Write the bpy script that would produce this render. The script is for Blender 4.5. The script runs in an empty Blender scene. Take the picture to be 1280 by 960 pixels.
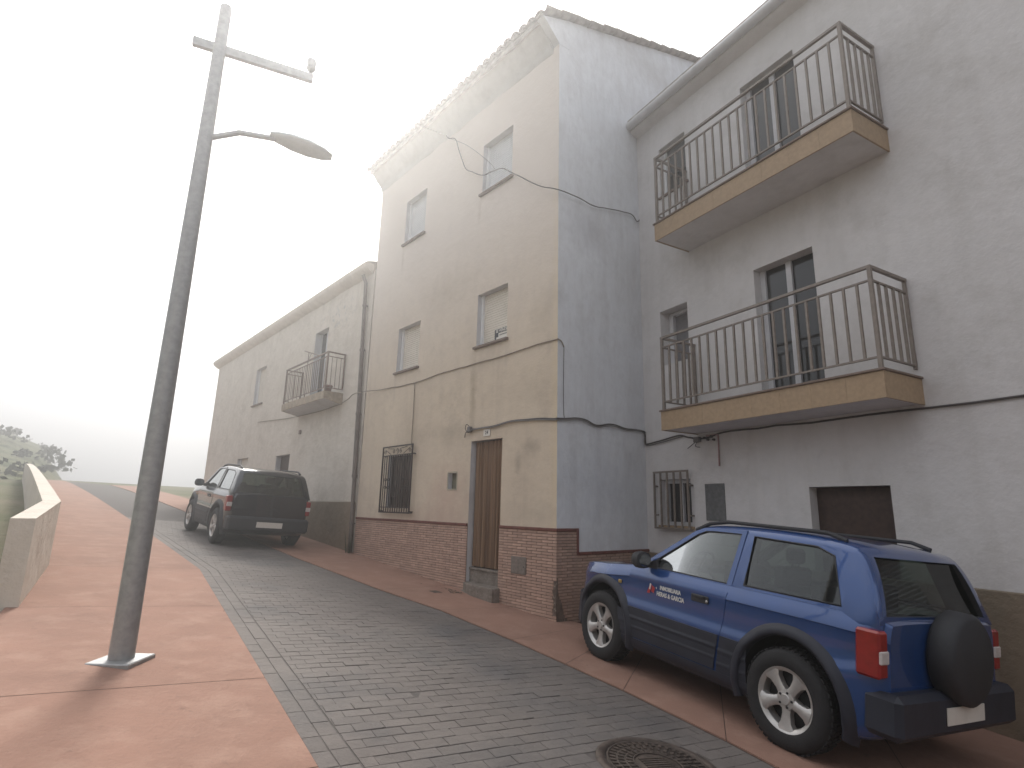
import bpy, bmesh, math, random
from mathutils import Vector, Matrix, noise
random.seed(7)
R = math.radians
scn = bpy.context.scene
col = scn.collection

# ------------------------------------------------------------------ camera
cam_d = bpy.data.cameras.new("camera"); cam = bpy.data.objects.new("camera", cam_d); col.objects.link(cam)
cx = Vector((0.99971, -0.005194, 0.023307)); cy = -Vector((0.023879, 0.217468, -0.975775)); cz = Vector((0.0, 0.976054, 0.217530))
cz = -cz
cam.matrix_world = Matrix(((cx.x, cy.x, cz.x, 0), (cx.y, cy.y, cz.y, 0), (cx.z, cy.z, cz.z, 1.6), (0, 0, 0, 1)))
cam_d.sensor_width = 36; cam_d.lens = 700 / 1280 * 36; cam_d.clip_start = 0.05; cam_d.clip_end = 2000
scn.camera = cam
scn.view_settings.view_transform = 'Standard'; scn.view_settings.look = 'None'
scn.view_settings.exposure = 0.42; scn.view_settings.gamma = 1.0

# ------------------------------------------------------------------ sky + sun
SUN_AZ, SUN_EL = -21.0, 44.0        # azimuth clockwise from +Y
w = bpy.data.worlds.new("World"); scn.world = w; w.use_nodes = True
nt = w.node_tree; nt.nodes.clear(); N = nt.nodes.new; L = nt.links.new
out = N('ShaderNodeOutputWorld'); bg = N('ShaderNodeBackground'); bg.inputs[1].default_value = 0.1
sky = N('ShaderNodeTexSky'); sky.sky_type = 'NISHITA'; sky.sun_disc = False
sky.sun_elevation = R(SUN_EL); sky.sun_rotation = R(SUN_AZ); sky.dust_density = 4
tc = N('ShaderNodeTexCoord')
sd = (math.sin(R(SUN_AZ)) * math.cos(R(SUN_EL)), math.cos(R(SUN_AZ)) * math.cos(R(SUN_EL)), math.sin(R(SUN_EL)))
dp = N('ShaderNodeVectorMath'); dp.operation = 'DOT_PRODUCT'; dp.inputs[1].default_value = sd
L(tc.outputs['Generated'], dp.inputs[0])
mr = N('ShaderNodeMapRange'); mr.inputs[1].default_value = 0.55; mr.inputs[2].default_value = 1.0
mr.inputs[3].default_value = 0.0; mr.inputs[4].default_value = 1.0
L(dp.outputs['Value'], mr.inputs[0])
ns = N('ShaderNodeTexNoise'); ns.inputs['Scale'].default_value = 2.2; ns.inputs['Detail'].default_value = 5; ns.inputs['Roughness'].default_value = 0.45
mp = N('ShaderNodeMapping'); mp.inputs['Scale'].default_value = (1, 1, 1.8); L(tc.outputs['Generated'], mp.inputs[0]); L(mp.outputs[0], ns.inputs['Vector'])
cr = N('ShaderNodeValToRGB'); cr.color_ramp.elements[0].position = 0.36; cr.color_ramp.elements[0].color = (6.5, 7.0, 8.0, 1)
cr.color_ramp.elements[1].position = 0.66; cr.color_ramp.elements[1].color = (9.6, 9.9, 10.4, 1)
L(ns.outputs[0], cr.inputs[0])
m1 = N('ShaderNodeMix'); m1.data_type = 'RGBA'; m1.inputs[7].default_value = (13.5, 13.3, 13.1, 1)
L(mr.outputs[0], m1.inputs[0]); L(cr.outputs[0], m1.inputs[6])
m2 = N('ShaderNodeMix'); m2.data_type = 'RGBA'; m2.inputs[0].default_value = 0.94
L(sky.outputs[0], m2.inputs[6]); L(m1.outputs[2], m2.inputs[7]); L(m2.outputs[2], bg.inputs[0]); L(bg.outputs[0], out.inputs[0])
sl = bpy.data.lights.new("sun", 'SUN'); sl.energy = 3.9; sl.angle = R(14); sl.color = (1, 0.96, 0.9)
so = bpy.data.objects.new("sun", sl); col.objects.link(so)
so.rotation_euler = (R(90 - SUN_EL), 0, R(180 - SUN_AZ))

# ------------------------------------------------------------------ helpers
def gz(x, y):
    v = -0.0908 * x + 0.0198 * y
    return 4 * math.tanh(v / 4)

class MB:
    def __init__(s): s.v = []; s.f = []; s.m = []; s.sm = []
    def add(s, vs, fs, mi=0, smooth=False):
        k = len(s.v); s.v += [tuple(p) for p in vs]
        for f in fs: s.f.append(tuple(i + k for i in f)); s.m.append(mi); s.sm.append(smooth)
        return s
    def quad(s, a, b, c, d, mi=0): return s.add([a, b, c, d], [(0, 1, 2, 3)], mi)
    def box(s, x0, x1, y0, y1, z0, z1, mi=0, M=None):
        vs = [Vector((x, y, z)) for z in (z0, z1) for y in (y0, y1) for x in (x0, x1)]
        if M: vs = [M @ v for v in vs]
        return s.add(vs, [(0, 2, 3, 1), (4, 5, 7, 6), (0, 1, 5, 4), (2, 6, 7, 3), (0, 4, 6, 2), (1, 3, 7, 5)], mi)
    def cbox(s, x0, x1, y0, y1, z0, z1, b=0.01, mi=0, M=None):   # box with chamfered vertical + top edges
        vs = []
        for (z, i) in ((z0, b), (z0 + b, 0), (z1 - b, 0), (z1, b)):
            for (x, y) in ((x0 + i, y0 + b), (x0 + b, y0 + i), (x1 - b, y0 + i), (x1 - i, y0 + b), (x1 - i, y1 - b), (x1 - b, y1 - i), (x0 + b, y1 - i), (x0 + i, y1 - b)):
                vs.append(Vector((x, y, z)))
        if M: vs = [M @ v for v in vs]
        fs = [tuple(range(7, -1, -1)), tuple(range(24, 32))]
        for r in range(3):
            for j in range(8): fs.append((r * 8 + j, r * 8 + (j + 1) % 8, r * 8 + 8 + (j + 1) % 8, r * 8 + 8 + j))
        return s.add(vs, fs, mi)
    def prism(s, poly, ax, a0, a1, mi=0, M=None):   # poly: 2D list in the other two axes (x,z if ax=y; x,y if ax=z; y,z if ax=x)
        def P(p, a): return Vector({'x': (a, p[0], p[1]), 'y': (p[0], a, p[1]), 'z': (p[0], p[1], a)}[ax])
        n = len(poly); vs = [P(p, a0) for p in poly] + [P(p, a1) for p in poly]
        if M: vs = [M @ v for v in vs]
        fs = [tuple(range(n)), tuple(range(2 * n - 1, n - 1, -1))] + [(i, n + i, n + (i + 1) % n, (i + 1) % n) for i in range(n)]
        return s.add(vs, fs, mi)
    def tube(s, pts, r, n=6, mi=0, caps=True):
        pts = [Vector(p) for p in pts]; rings = []
        for i, p in enumerate(pts):
            t = (pts[min(i + 1, len(pts) - 1)] - pts[max(i - 1, 0)]).normalized()
            a = Vector((0, 0, 1)) if abs(t.z) < 0.9 else Vector((1, 0, 0))
            u = t.cross(a).normalized(); v = t.cross(u).normalized()
            rr = r[i] if isinstance(r, (list, tuple)) else r
            rings.append([p + (u * math.cos(2 * math.pi * k / n) + v * math.sin(2 * math.pi * k / n)) * rr for k in range(n)])
        vs = [q for g in rings for q in g]; fs = []
        for i in range(len(pts) - 1):
            for k in range(n): fs.append((i * n + k, i * n + (k + 1) % n, (i + 1) * n + (k + 1) % n, (i + 1) * n + k))
        s.add(vs, fs, mi, n > 4)
        if caps: s.add([*rings[0], *rings[-1]], [tuple(range(n - 1, -1, -1)), tuple(range(n, 2 * n))], mi)
        return s
    def lathe(s, prof, n=32, M=None, mi=0, closed=False):  # prof: (r, axial) around local Y axis
        vs = []; fs = []
        for k in range(n):
            a = 2 * math.pi * k / n
            for (r, h) in prof: vs.append(Vector((r * math.cos(a), h, r * math.sin(a))))
        if M: vs = [M @ v for v in vs]
        m = len(prof)
        for k in range(n):
            for j in range(m - 1 + (1 if closed else 0)):
                a, b = k * m + j, k * m + (j + 1) % m; c, d = ((k + 1) % n) * m + (j + 1) % m, ((k + 1) % n) * m + j
                fs.append((a, b, c, d))
        return s.add(vs, fs, mi, True)
    def grid(s, fn, nu, nv, mi=0, smooth=True):
        vs = [fn(i / nu, j / nv) for j in range(nv + 1) for i in range(nu + 1)]
        fs = [(j * (nu + 1) + i, j * (nu + 1) + i + 1, (j + 1) * (nu + 1) + i + 1, (j + 1) * (nu + 1) + i) for j in range(nv) for i in range(nu)]
        return s.add(vs, fs, mi, smooth)
    def mesh(s, name, mats):
        me = bpy.data.meshes.new(name); me.from_pydata(s.v, [], s.f)
        for m in (mats if isinstance(mats, (list, tuple)) else [mats]): me.materials.append(m)
        me.polygons.foreach_set('material_index', s.m); me.polygons.foreach_set('use_smooth', s.sm); me.update()
        return me
    def build(s, name, mats, parent=None, fix=True, weld=False, sharp=None):
        me = s.mesh(name, mats)
        if fix or weld:
            b = bmesh.new(); b.from_mesh(me)
            if weld: bmesh.ops.remove_doubles(b, verts=b.verts, dist=1e-5)
            if fix: bmesh.ops.recalc_face_normals(b, faces=b.faces)
            b.to_mesh(me); b.free()
        if sharp: me.set_sharp_from_angle(angle=R(sharp))
        return link(name, me, parent)

def link(name, me, parent=None, M=None):
    o = bpy.data.objects.new(name, me); col.objects.link(o); o.parent = parent
    if M is not None: o.matrix_local = M
    return o
def tag(o, label=None, cat=None, group=None, kind=None):
    for k, v in (('label', label), ('category', cat), ('group', group), ('kind', kind)):
        if v: o[k] = v
    return o
def empty(name, M, label, cat, group=None):
    o = bpy.data.objects.new(name, None); col.objects.link(o); o.matrix_world = M
    o.empty_display_size = 0.2
    return tag(o, label, cat, group)
def frame(x, y, z, ang): return Matrix.Translation((x, y, z)) @ Matrix.Rotation(R(ang), 4, 'Z')
def copy_tree(o, parent=None):
    c = o.copy(); col.objects.link(c); c.parent = parent
    for ch in list(o.children): copy_tree(ch, c)
    return c

# ------------------------------------------------------------------ materials
class Mt:
    def __init__(s, name, rough=0.85, metal=0.0, spec=0.3):
        s.m = bpy.data.materials.new(name); s.m.use_nodes = True; s.t = s.m.node_tree; s.p = s.t.nodes['Principled BSDF']
        s.p.inputs['Roughness'].default_value = rough; s.p.inputs['Metallic'].default_value = metal
        s.p.inputs['Specular IOR Level'].default_value = spec
        s.tc = s.n('ShaderNodeTexCoord').outputs['Object']; s.c = None; s.h = None
    def n(s, t, **k):
        o = s.t.nodes.new(t)
        for a, b in k.items(): setattr(o, a, b)
        return o
    def l(s, a, b): s.t.links.new(a, b)
    def world(s): s.tc = s.n('ShaderNodeNewGeometry').outputs['Position']; return s
    def noise(s, scale, detail=4, rough=0.55, stretch=None, lo=0.35, hi=0.65, off=(0, 0, 0)):
        mp = s.n('ShaderNodeMapping'); mp.inputs['Scale'].default_value = stretch or (1, 1, 1); mp.inputs['Location'].default_value = off
        s.l(s.tc, mp.inputs[0]); t = s.n('ShaderNodeTexNoise'); t.inputs['Scale'].default_value = scale
        t.inputs['Detail'].default_value = detail; t.inputs['Roughness'].default_value = rough; s.l(mp.outputs[0], t.inputs['Vector'])
        r = s.n('ShaderNodeMapRange'); r.inputs[1].default_value = lo; r.inputs[2].default_value = hi; s.l(t.outputs[0], r.inputs[0])
        return r.outputs[0]
    def base(s, c):
        rgb = s.n('ShaderNodeRGB'); rgb.outputs[0].default_value = (*c, 1); s.c = rgb.outputs[0]; return s
    def mix(s, c, fac, amt=1.0, mode='MIX'):
        m = s.n('ShaderNodeMix', data_type='RGBA', blend_type=mode); s.l(s.c, m.inputs[6]); m.inputs[7].default_value = (*c, 1)
        if amt != 1.0:
            k = s.n('ShaderNodeMath', operation='MULTIPLY'); s.l(fac, k.inputs[0]); k.inputs[1].default_value = amt; fac = k.outputs[0]
        s.l(fac, m.inputs[0]); s.c = m.outputs[2]; return s
    def blob(s, ctr, size, soft=1.0, nscale=5):
        a = s.n('ShaderNodeVectorMath', operation='SUBTRACT'); a.inputs[1].default_value = ctr; s.l(s.tc, a.inputs[0])
        b = s.n('ShaderNodeVectorMath', operation='DIVIDE'); b.inputs[1].default_value = size; s.l(a.outputs[0], b.inputs[0])
        c = s.n('ShaderNodeVectorMath', operation='LENGTH'); s.l(b.outputs[0], c.inputs[0])
        ad = s.n('ShaderNodeMath', operation='MULTIPLY_ADD'); s.l(s.noise(nscale, 4, 0.6, lo=0.2, hi=0.8), ad.inputs[0]); ad.inputs[1].default_value = 0.9; s.l(c.outputs['Value'], ad.inputs[2])
        r = s.n('ShaderNodeMapRange'); r.inputs[1].default_value = 1.4; r.inputs[2].default_value = 1.4 - soft; s.l(ad.outputs[0], r.inputs[0])
        return r.outputs[0]
    def rnd(s, lo=0.8, hi=1.2):      # tint per object
        o = s.n('ShaderNodeObjectInfo'); r = s.n('ShaderNodeMapRange'); r.inputs[3].default_value = lo; r.inputs[4].default_value = hi
        s.l(o.outputs['Random'], r.inputs[0]); m = s.n('ShaderNodeVectorMath', operation='SCALE'); s.l(s.c, m.inputs[0]); s.l(r.outputs[0], m.inputs[3])
        s.c = m.outputs[0]; return s
    def rndloc(s, cell, lo=0.8, hi=1.2):
        w_ = s.n('ShaderNodeTexWhiteNoise', noise_dimensions='3D'); sn = s.n('ShaderNodeVectorMath', operation='SNAP'); sn.inputs[1].default_value = cell
        s.l(s.tc, sn.inputs[0]); s.l(sn.outputs[0], w_.inputs['Vector'])
        r = s.n('ShaderNodeMapRange'); r.inputs[3].default_value = lo; r.inputs[4].default_value = hi; s.l(w_.outputs['Value'], r.inputs[0])
        m = s.n('ShaderNodeVectorMath', operation='SCALE'); s.l(s.c, m.inputs[0]); s.l(r.outputs[0], m.inputs[3]); s.c = m.outputs[0]; return s
    def bump(s, h, dist=0.01, strength=1.0):
        b = s.n('ShaderNodeBump'); b.inputs['Distance'].default_value = dist; b.inputs['Strength'].default_value = strength; s.l(h, b.inputs['Height'])
        if s.h is not None: s.l(s.h, b.inputs['Normal'])
        s.h = b.outputs[0]; return s
    def done(s):
        if s.c is not None: s.l(s.c, s.p.inputs['Base Color'])
        if s.h is not None: s.l(s.h, s.p.inputs['Normal'])
        return s.m
def flat(name, c, rough=0.7, metal=0.0, spec=0.4, var=0.12, scale=18, bump=0.0):
    m = Mt(name, rough, metal, spec).base(c)
    if var: m.mix(tuple(x * (1 - 2 * var) for x in c), m.noise(scale, 5), 0.8)
    if bump: m.bump(m.noise(scale * 5, 4, lo=0.2, hi=0.8), bump)
    return m.done()

def plaster(name, c, c2, dirt, rb=0.012, extra=None):
    m = Mt(name, 0.93, 0, 0.15).base(c)
    m.mix(c2, m.noise(0.9, 5, 0.6), 0.8)
    m.mix(tuple(x * 0.86 for x in c), m.noise(7, 6, 0.65, lo=0.45, hi=0.7), 0.5)
    m.mix(dirt, m.noise(1.0, 5, 0.6, (4, 4, 0.45), 0.50, 0.78), 0.36)
    m.mix(dirt, m.noise(1.7, 7, 0.72, off=(3, 1, 2), lo=0.50, hi=0.70), 0.5)
    if extra: extra(m)
    m.mix((min(1, c[0] * 1.15), min(1, c[1] * 1.15), min(1, c[2] * 1.15)), m.noise(26, 4, 0.7, lo=0.58, hi=0.75), 0.3)
    m.bump(m.noise(3.0, 4, lo=0.2, hi=0.8), rb * 2.0).bump(m.noise(28, 6, 0.65, lo=0.2, hi=0.8), rb * 0.35)
    return m.done()

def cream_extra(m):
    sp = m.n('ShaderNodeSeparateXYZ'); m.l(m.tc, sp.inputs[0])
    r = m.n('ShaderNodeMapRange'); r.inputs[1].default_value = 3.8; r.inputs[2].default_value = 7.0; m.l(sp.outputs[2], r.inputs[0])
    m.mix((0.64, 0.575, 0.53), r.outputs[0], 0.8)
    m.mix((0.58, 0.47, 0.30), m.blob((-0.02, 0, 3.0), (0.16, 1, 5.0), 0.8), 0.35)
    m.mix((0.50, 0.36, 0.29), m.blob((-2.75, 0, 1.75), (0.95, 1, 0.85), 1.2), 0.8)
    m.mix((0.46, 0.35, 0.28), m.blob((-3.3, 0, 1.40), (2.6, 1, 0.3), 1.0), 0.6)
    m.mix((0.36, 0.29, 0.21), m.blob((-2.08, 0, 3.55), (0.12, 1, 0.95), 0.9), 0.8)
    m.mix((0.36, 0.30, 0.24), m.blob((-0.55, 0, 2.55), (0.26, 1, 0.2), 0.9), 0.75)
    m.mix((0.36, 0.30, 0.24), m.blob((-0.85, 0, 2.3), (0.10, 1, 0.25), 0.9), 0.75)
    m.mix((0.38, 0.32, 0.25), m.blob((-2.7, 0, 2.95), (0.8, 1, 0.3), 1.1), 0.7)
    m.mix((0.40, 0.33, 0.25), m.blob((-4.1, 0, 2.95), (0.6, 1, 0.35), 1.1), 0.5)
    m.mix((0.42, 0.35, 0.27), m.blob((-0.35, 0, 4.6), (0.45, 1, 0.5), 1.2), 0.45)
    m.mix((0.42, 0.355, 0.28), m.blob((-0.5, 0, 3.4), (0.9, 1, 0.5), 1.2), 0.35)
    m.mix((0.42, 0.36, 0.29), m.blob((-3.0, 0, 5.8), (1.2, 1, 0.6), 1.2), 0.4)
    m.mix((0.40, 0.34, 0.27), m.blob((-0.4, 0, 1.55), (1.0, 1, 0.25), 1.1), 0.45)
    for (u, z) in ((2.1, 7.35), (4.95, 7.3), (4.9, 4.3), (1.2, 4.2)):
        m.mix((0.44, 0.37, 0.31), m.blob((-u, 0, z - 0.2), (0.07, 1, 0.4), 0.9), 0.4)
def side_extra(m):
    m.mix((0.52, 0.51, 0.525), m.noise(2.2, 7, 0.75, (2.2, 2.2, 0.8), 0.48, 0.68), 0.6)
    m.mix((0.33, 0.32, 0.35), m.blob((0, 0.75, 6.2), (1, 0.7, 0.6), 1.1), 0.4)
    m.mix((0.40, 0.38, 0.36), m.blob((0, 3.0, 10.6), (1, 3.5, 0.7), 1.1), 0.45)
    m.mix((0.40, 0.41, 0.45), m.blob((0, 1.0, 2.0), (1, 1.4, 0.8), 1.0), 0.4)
def left_extra(m):
    k = m.n('ShaderNodeMath', operation='MULTIPLY'); m.l(m.blob((-2.1, 0, 6.55), (1.6, 1, 0.5), 0.8, 4), k.inputs[0]); m.l(m.noise(7, 6, 0.7, (1, 1, 0.8), 0.53, 0.60), k.inputs[1])
    m.mix((0.33, 0.33, 0.33), k.outputs[0], 0.75)
    m.mix((0.40, 0.34, 0.28), m.blob((-1.0, 0, 2.2), (1.0, 1, 0.8), 1.0), 0.3)
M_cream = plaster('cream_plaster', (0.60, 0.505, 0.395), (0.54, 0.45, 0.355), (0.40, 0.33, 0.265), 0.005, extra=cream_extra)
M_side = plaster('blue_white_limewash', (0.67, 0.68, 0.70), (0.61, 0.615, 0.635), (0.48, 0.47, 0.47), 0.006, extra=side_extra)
M_right = plaster('grey_white_plaster', (0.64, 0.615, 0.605), (0.58, 0.555, 0.54), (0.46, 0.435, 0.41), 0.006)
M_left = plaster('left_white_plaster', (0.62, 0.56, 0.49), (0.56, 0.50, 0.435), (0.42, 0.37, 0.31), extra=left_extra)
M_corn = plaster('cornice_plaster', (0.55, 0.54, 0.53), (0.50, 0.49, 0.48), (0.40, 0.38, 0.37))
M_reveal = plaster('reveal_plaster', (0.56, 0.55, 0.56), (0.5, 0.48, 0.48), (0.4, 0.37, 0.35), 0.006)
M_dadoL = plaster('brown_render', (0.25, 0.19, 0.14), (0.20, 0.165, 0.12), (0.13, 0.115, 0.085), 0.012)
M_mortar = flat('mortar', (0.19, 0.14, 0.115), 0.95, bump=0.004)
M_brick = Mt('brick_slip', 0.9, 0, 0.2).base((0.49, 0.335, 0.265)).rnd(0.78, 1.15)
M_brick.mix((0.36, 0.225, 0.17), M_brick.noise(9, 5), 0.5); M_brick.bump(M_brick.noise(60, 4), 0.003); M_brick = M_brick.done()
M_brick2 = Mt('brick_slip_far', 0.9, 0, 0.2).base((0.49, 0.335, 0.265)).rndloc((0.21, 10, 0.0415), 0.78, 1.15)
M_brick2.mix((0.36, 0.225, 0.17), M_brick2.noise(9, 5), 0.5); M_brick2.bump(M_brick2.noise(60, 4), 0.003); M_brick2 = M_brick2.done()
M_cap = flat('dado_tile_red', (0.16, 0.055, 0.04), 0.5, var=0.15)
M_tile = flat('roof_tile', (0.36, 0.31, 0.275), 0.9, var=0.25, scale=6, bump=0.006)
M_verge = flat('mortared_tile_edge', (0.40, 0.36, 0.33), 0.9, var=0.25, scale=8, bump=0.006)
M_shut = flat('shutter_slats', (0.68, 0.62, 0.54), 0.55, var=0.06, scale=4)
M_shutw = flat('shutter_slats_white', (0.62, 0.63, 0.65), 0.5, var=0.05, scale=4)
M_white = flat('white_aluminium', (0.72, 0.72, 0.72), 0.4, var=0.04)
M_sill = flat('sill_stone', (0.20, 0.145, 0.115), 0.7)
M_iron = flat('wrought_iron', (0.045, 0.03, 0.026), 0.6, 0.2)
M_rail = flat('brown_painted_steel', (0.235, 0.195, 0.165), 0.5, 0.1)
M_railL = flat('old_balcony_steel', (0.20, 0.14, 0.105), 0.6, 0.1)
M_fascia = flat('tan_ceramic', (0.37, 0.26, 0.16), 0.55, var=0.10, scale=22)
M_fasciaL = flat('beige_ceramic', (0.36, 0.28, 0.20), 0.7, var=0.2, scale=9)
M_curt = Mt('brown_door_curtain', 0.85, 0, 0.2).base((0.235, 0.15, 0.095)); M_curt.mix((0.085, 0.048, 0.034), M_curt.noise(1, 2, 0.4, (22, 1, 0.15), 0.45, 0.58), 0.55); M_curt = M_curt.done()
M_conc = Mt('step_concrete', 0.92, 0, 0.2).base((0.235, 0.20, 0.17)); M_conc.mix((0.15, 0.125, 0.105), M_conc.noise(7, 6), 0.8).mix((0.31, 0.28, 0.25), M_conc.noise(22, 5, lo=0.5, hi=0.7), 0.6).bump(M_conc.noise(30, 5), 0.008); M_conc = M_conc.done()
M_patch = Mt('repair_mortar', 0.95, 0, 0.1).base((0.15, 0.115, 0.095)); M_patch.mix((0.42, 0.35, 0.29), M_patch.noise(14, 5, lo=0.55, hi=0.62), 0.7).bump(M_patch.noise(25, 5), 0.015); M_patch = M_patch.done()
M_meter = flat('meter_cover', (0.225, 0.19, 0.165), 0.5, 0.1, var=0.2, scale=30)
M_boxg = flat('grey_meter_door', (0.17, 0.17, 0.17), 0.5, 0.1, var=0.2, scale=25)
M_cable = flat('black_cable', (0.075, 0.065, 0.06), 0.6)
M_cableg = flat('grey_cable', (0.17, 0.155, 0.15), 0.6)
M_cablet = flat('painted_cable', (0.27, 0.22, 0.17), 0.8)
M_pink = flat('pink_conduit', (0.40, 0.25, 0.25), 0.6)
M_pipe = flat('brown_downpipe', (0.17, 0.135, 0.115), 0.6, var=0.2, scale=5)
M_gutter = flat('pale_gutter', (0.56, 0.55, 0.56), 0.55, var=0.08, scale=5)
M_glassd = Mt('dark_window_glass', 0.06, 0, 0.6).base((0.03, 0.028, 0.026)).done()
M_wood = flat('dark_wood', (0.075, 0.045, 0.035), 0.6, var=0.25)
M_plate = flat('enamel_plate', (0.66, 0.62, 0.56), 0.35, var=0.03)
M_ink = flat('black_ink', (0.03, 0.03, 0.035), 0.5, var=0)
M_pot = flat('terracotta', (0.22, 0.11, 0.08), 0.8)
M_rust = flat('rusty_cast_iron', (0.105, 0.08, 0.066), 0.65, 0.25, var=0.3, scale=14, bump=0.003)
M_lamp = flat('grey_lamp_housing', (0.42, 0.44, 0.46), 0.45, 0.1, var=0.05)
M_pole = flat('galvanised_pole', (0.33, 0.33, 0.33), 0.5, 0.4)
M_leaf = flat('weed_leaves', (0.06, 0.065, 0.03), 0.8, var=0.3)

M_pav = Mt('red_concrete', 0.9, 0, 0.2).world().base((0.31, 0.18, 0.135))
M_pav.mix((0.245, 0.145, 0.11), M_pav.noise(0.9, 6, 0.6), 0.9).mix((0.37, 0.24, 0.185), M_pav.noise(3.3, 6, 0.65, lo=0.48, hi=0.72), 0.6)
M_pav.mix((0.15, 0.10, 0.08), M_pav.noise(5, 5, 0.7, lo=0.62, hi=0.78), 0.6).mix((0.17, 0.12, 0.10), M_pav.noise(60, 3, 0.7, lo=0.55, hi=0.75), 0.4)
M_pav.bump(M_pav.noise(35, 5, lo=0.2, hi=0.8), 0.004).bump(M_pav.noise(2.5, 3, lo=0.2, hi=0.8), 0.012); M_pav = M_pav.done()
def paver(name, rl):
    m = Mt(name, 0.8, 0, 0.3).world().base((0.138, 0.119, 0.109))
    if rl: m.rnd(0.90, 1.10)
    else: m.rndloc((0.2, 0.2, 0.2), 0.94, 1.06)
    m.mix((0.175, 0.155, 0.14), m.noise(0.6, 5, 0.6), 0.7).mix((0.09, 0.085, 0.085), m.noise(0.8, 5, 0.6, off=(4, 2, 0), lo=0.5, hi=0.7), 0.75)
    # oily darker wheel track down the lane
    for bx, by in ((-0.75, 7.0), (-0.4, 6.3), (-0.08, 5.65), (0.2, 5.1), (0.42, 4.5)):
        m.mix((0.10, 0.097, 0.10), m.blob((bx, by, 0), (0.34, 0.5, 5), 1.0, 3.0), 0.45)
    m.mix((0.27, 0.245, 0.225), m.noise(48, 4, 0.75, lo=0.62, hi=0.75), 0.5)
    m.bump(m.noise(55, 5, 0.7, lo=0.2, hi=0.8), 0.004).bump(m.noise(7, 3, lo=0.2, hi=0.8), 0.012)
    return m.done()
M_paver = paver('paver_stone', True); M_paver2 = paver('paver_stone_field', False)
M_road = flat('paver_joint_sand', (0.105, 0.092, 0.085), 0.95, scale=20, bump=0.003)
M_ground = Mt('dry_ground', 0.95, 0, 0.1).world().base((0.19, 0.16, 0.11)); M_ground.mix((0.10, 0.115, 0.055), M_ground.noise(0.25, 6), 0.9).bump(M_ground.noise(3, 5), 0.05); M_ground = M_ground.done()
M_hill = Mt('green_hillside', 0.95, 0, 0.1).world().base((0.10, 0.12, 0.06)); M_hill.mix((0.19, 0.17, 0.10), M_hill.noise(0.09, 7, 0.65), 0.9).mix((0.05, 0.065, 0.03), M_hill.noise(0.5, 6, 0.7, lo=0.5, hi=0.6), 0.8).bump(M_hill.noise(0.6, 6), 0.4); M_hill = M_hill.done()

# ------------------------------------------------------------------ ground, road, pavements
def sheet(name, pts_l, pts_r, mat, dz, nv=10, th=0.0, parent=None, sub=1):
    """strip between two polylines with the same number of points, lying on the sloped ground"""
    b = MB(); rows = []
    def dens(P):
        o = []
        for i in range(len(P) - 1):
            for k in range(sub): o.append(tuple(P[i][j] + (P[i + 1][j] - P[i][j]) * k / sub for j in (0, 1)))
        return o + [P[-1]]
    A, B = dens(pts_l), dens(pts_r)
    for a, c in zip(A, B):
        rows.append([(a[0] + (c[0] - a[0]) * k / nv, a[1] + (c[1] - a[1]) * k / nv) for k in range(nv + 1)])
    vs = [(x, y, gz(x, y) + dz) for r in rows for (x, y) in r]; n = nv + 1
    fs = [(i * n + j, i * n + j + 1, (i + 1) * n + j + 1, (i + 1) * n + j) for i in range(len(rows) - 1) for j in range(nv)]
    b.add(vs, fs, 0, True)
    if th:
        for e in (0, nv):
            k = [r[e] for r in rows]
            b.add([(x, y, gz(x, y) + dz) for x, y in k] + [(x, y, gz(x, y) + dz - th) for x, y in k],
                  [(i, i + 1, len(k) + i + 1, len(k) + i) for i in range(len(k) - 1)])
    return b.build(name, mat, parent, weld=True, sharp=40)

# big ground + hills
b = MB(); nr, na = 26, 48; vs = [(0, 0, gz(0, 0) - 0.12)]; fs = []
for i in range(1, nr + 1):
    r = 0.8 * (1.27 ** i)
    for k in range(na):
        a = 2 * math.pi * k / na; x, y = r * math.sin(a), r * math.cos(a); vs.append((x, y, gz(x, y) - 0.12))
for k in range(na): fs.append((0, 1 + k, 1 + (k + 1) % na))
for i in range(nr - 1):
    for k in range(na):
        p = 1 + i * na; fs.append((p + k, p + na + k, p + na + (k + 1) % na, p + (k + 1) % na))
b.add(vs, fs, 0, True); tag(b.build('ground', M_ground), kind='structure')
b = MB()
def hillf(u, v):
    a = R(-150 + 112 * u); r = 34 + 90 * v; x, y = r * math.sin(a), r * math.cos(a)
    e = math.sin(math.pi * min(1, u * 1.0)) ** 0.35
    h = 13 * (1 - math.cos(math.pi * min(1, v * 1.35))) / 2 * e + 1.2 * noise.fractal(Vector((x, y, 0)) * 0.09, 1.0, 2.0, 5) * v * 3 * e
    return (x, y, gz(x, y) - 0.3 + h)
b.grid(hillf, 60, 24); tag(b.build('hill', M_hill, fix=False), kind='structure')

rs = random.Random(8); b = MB()
for k in range(520):
    u_, v_ = rs.random(), 0.04 + 0.9 * rs.random() ** 0.8; hx, hy, hz_ = hillf(u_, v_); sz = 0.4 + rs.random() * 1.3
    for q in range(34):
        a, e_, rr_ = rs.random() * 6.28, rs.random() * 1.5, sz * (0.35 + 0.65 * rs.random()); p = Vector((hx + rr_ * math.cos(a) * math.cos(e_), hy + rr_ * math.sin(a) * math.cos(e_), hz_ + rr_ * math.sin(e_) * 0.8))
        d1 = Vector((rs.gauss(0, 1), rs.gauss(0, 1), rs.gauss(0, 1))).normalized() * 0.16; d2 = d1.cross(Vector((rs.gauss(0, 1), rs.gauss(0, 1), rs.gauss(0, 1)))).normalized() * 0.12
        b.quad(p - d1 - d2, p + d1 - d2, p + d1 + d2, p - d1 + d2)
tag(b.build('scrub', M_leaf, fix=False), kind='stuff')
dF = Vector((-0.6561, 0.7547)); nF = Vector((-0.7547, -0.6561)); P0 = Vector((0.679, 8.172))
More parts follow.
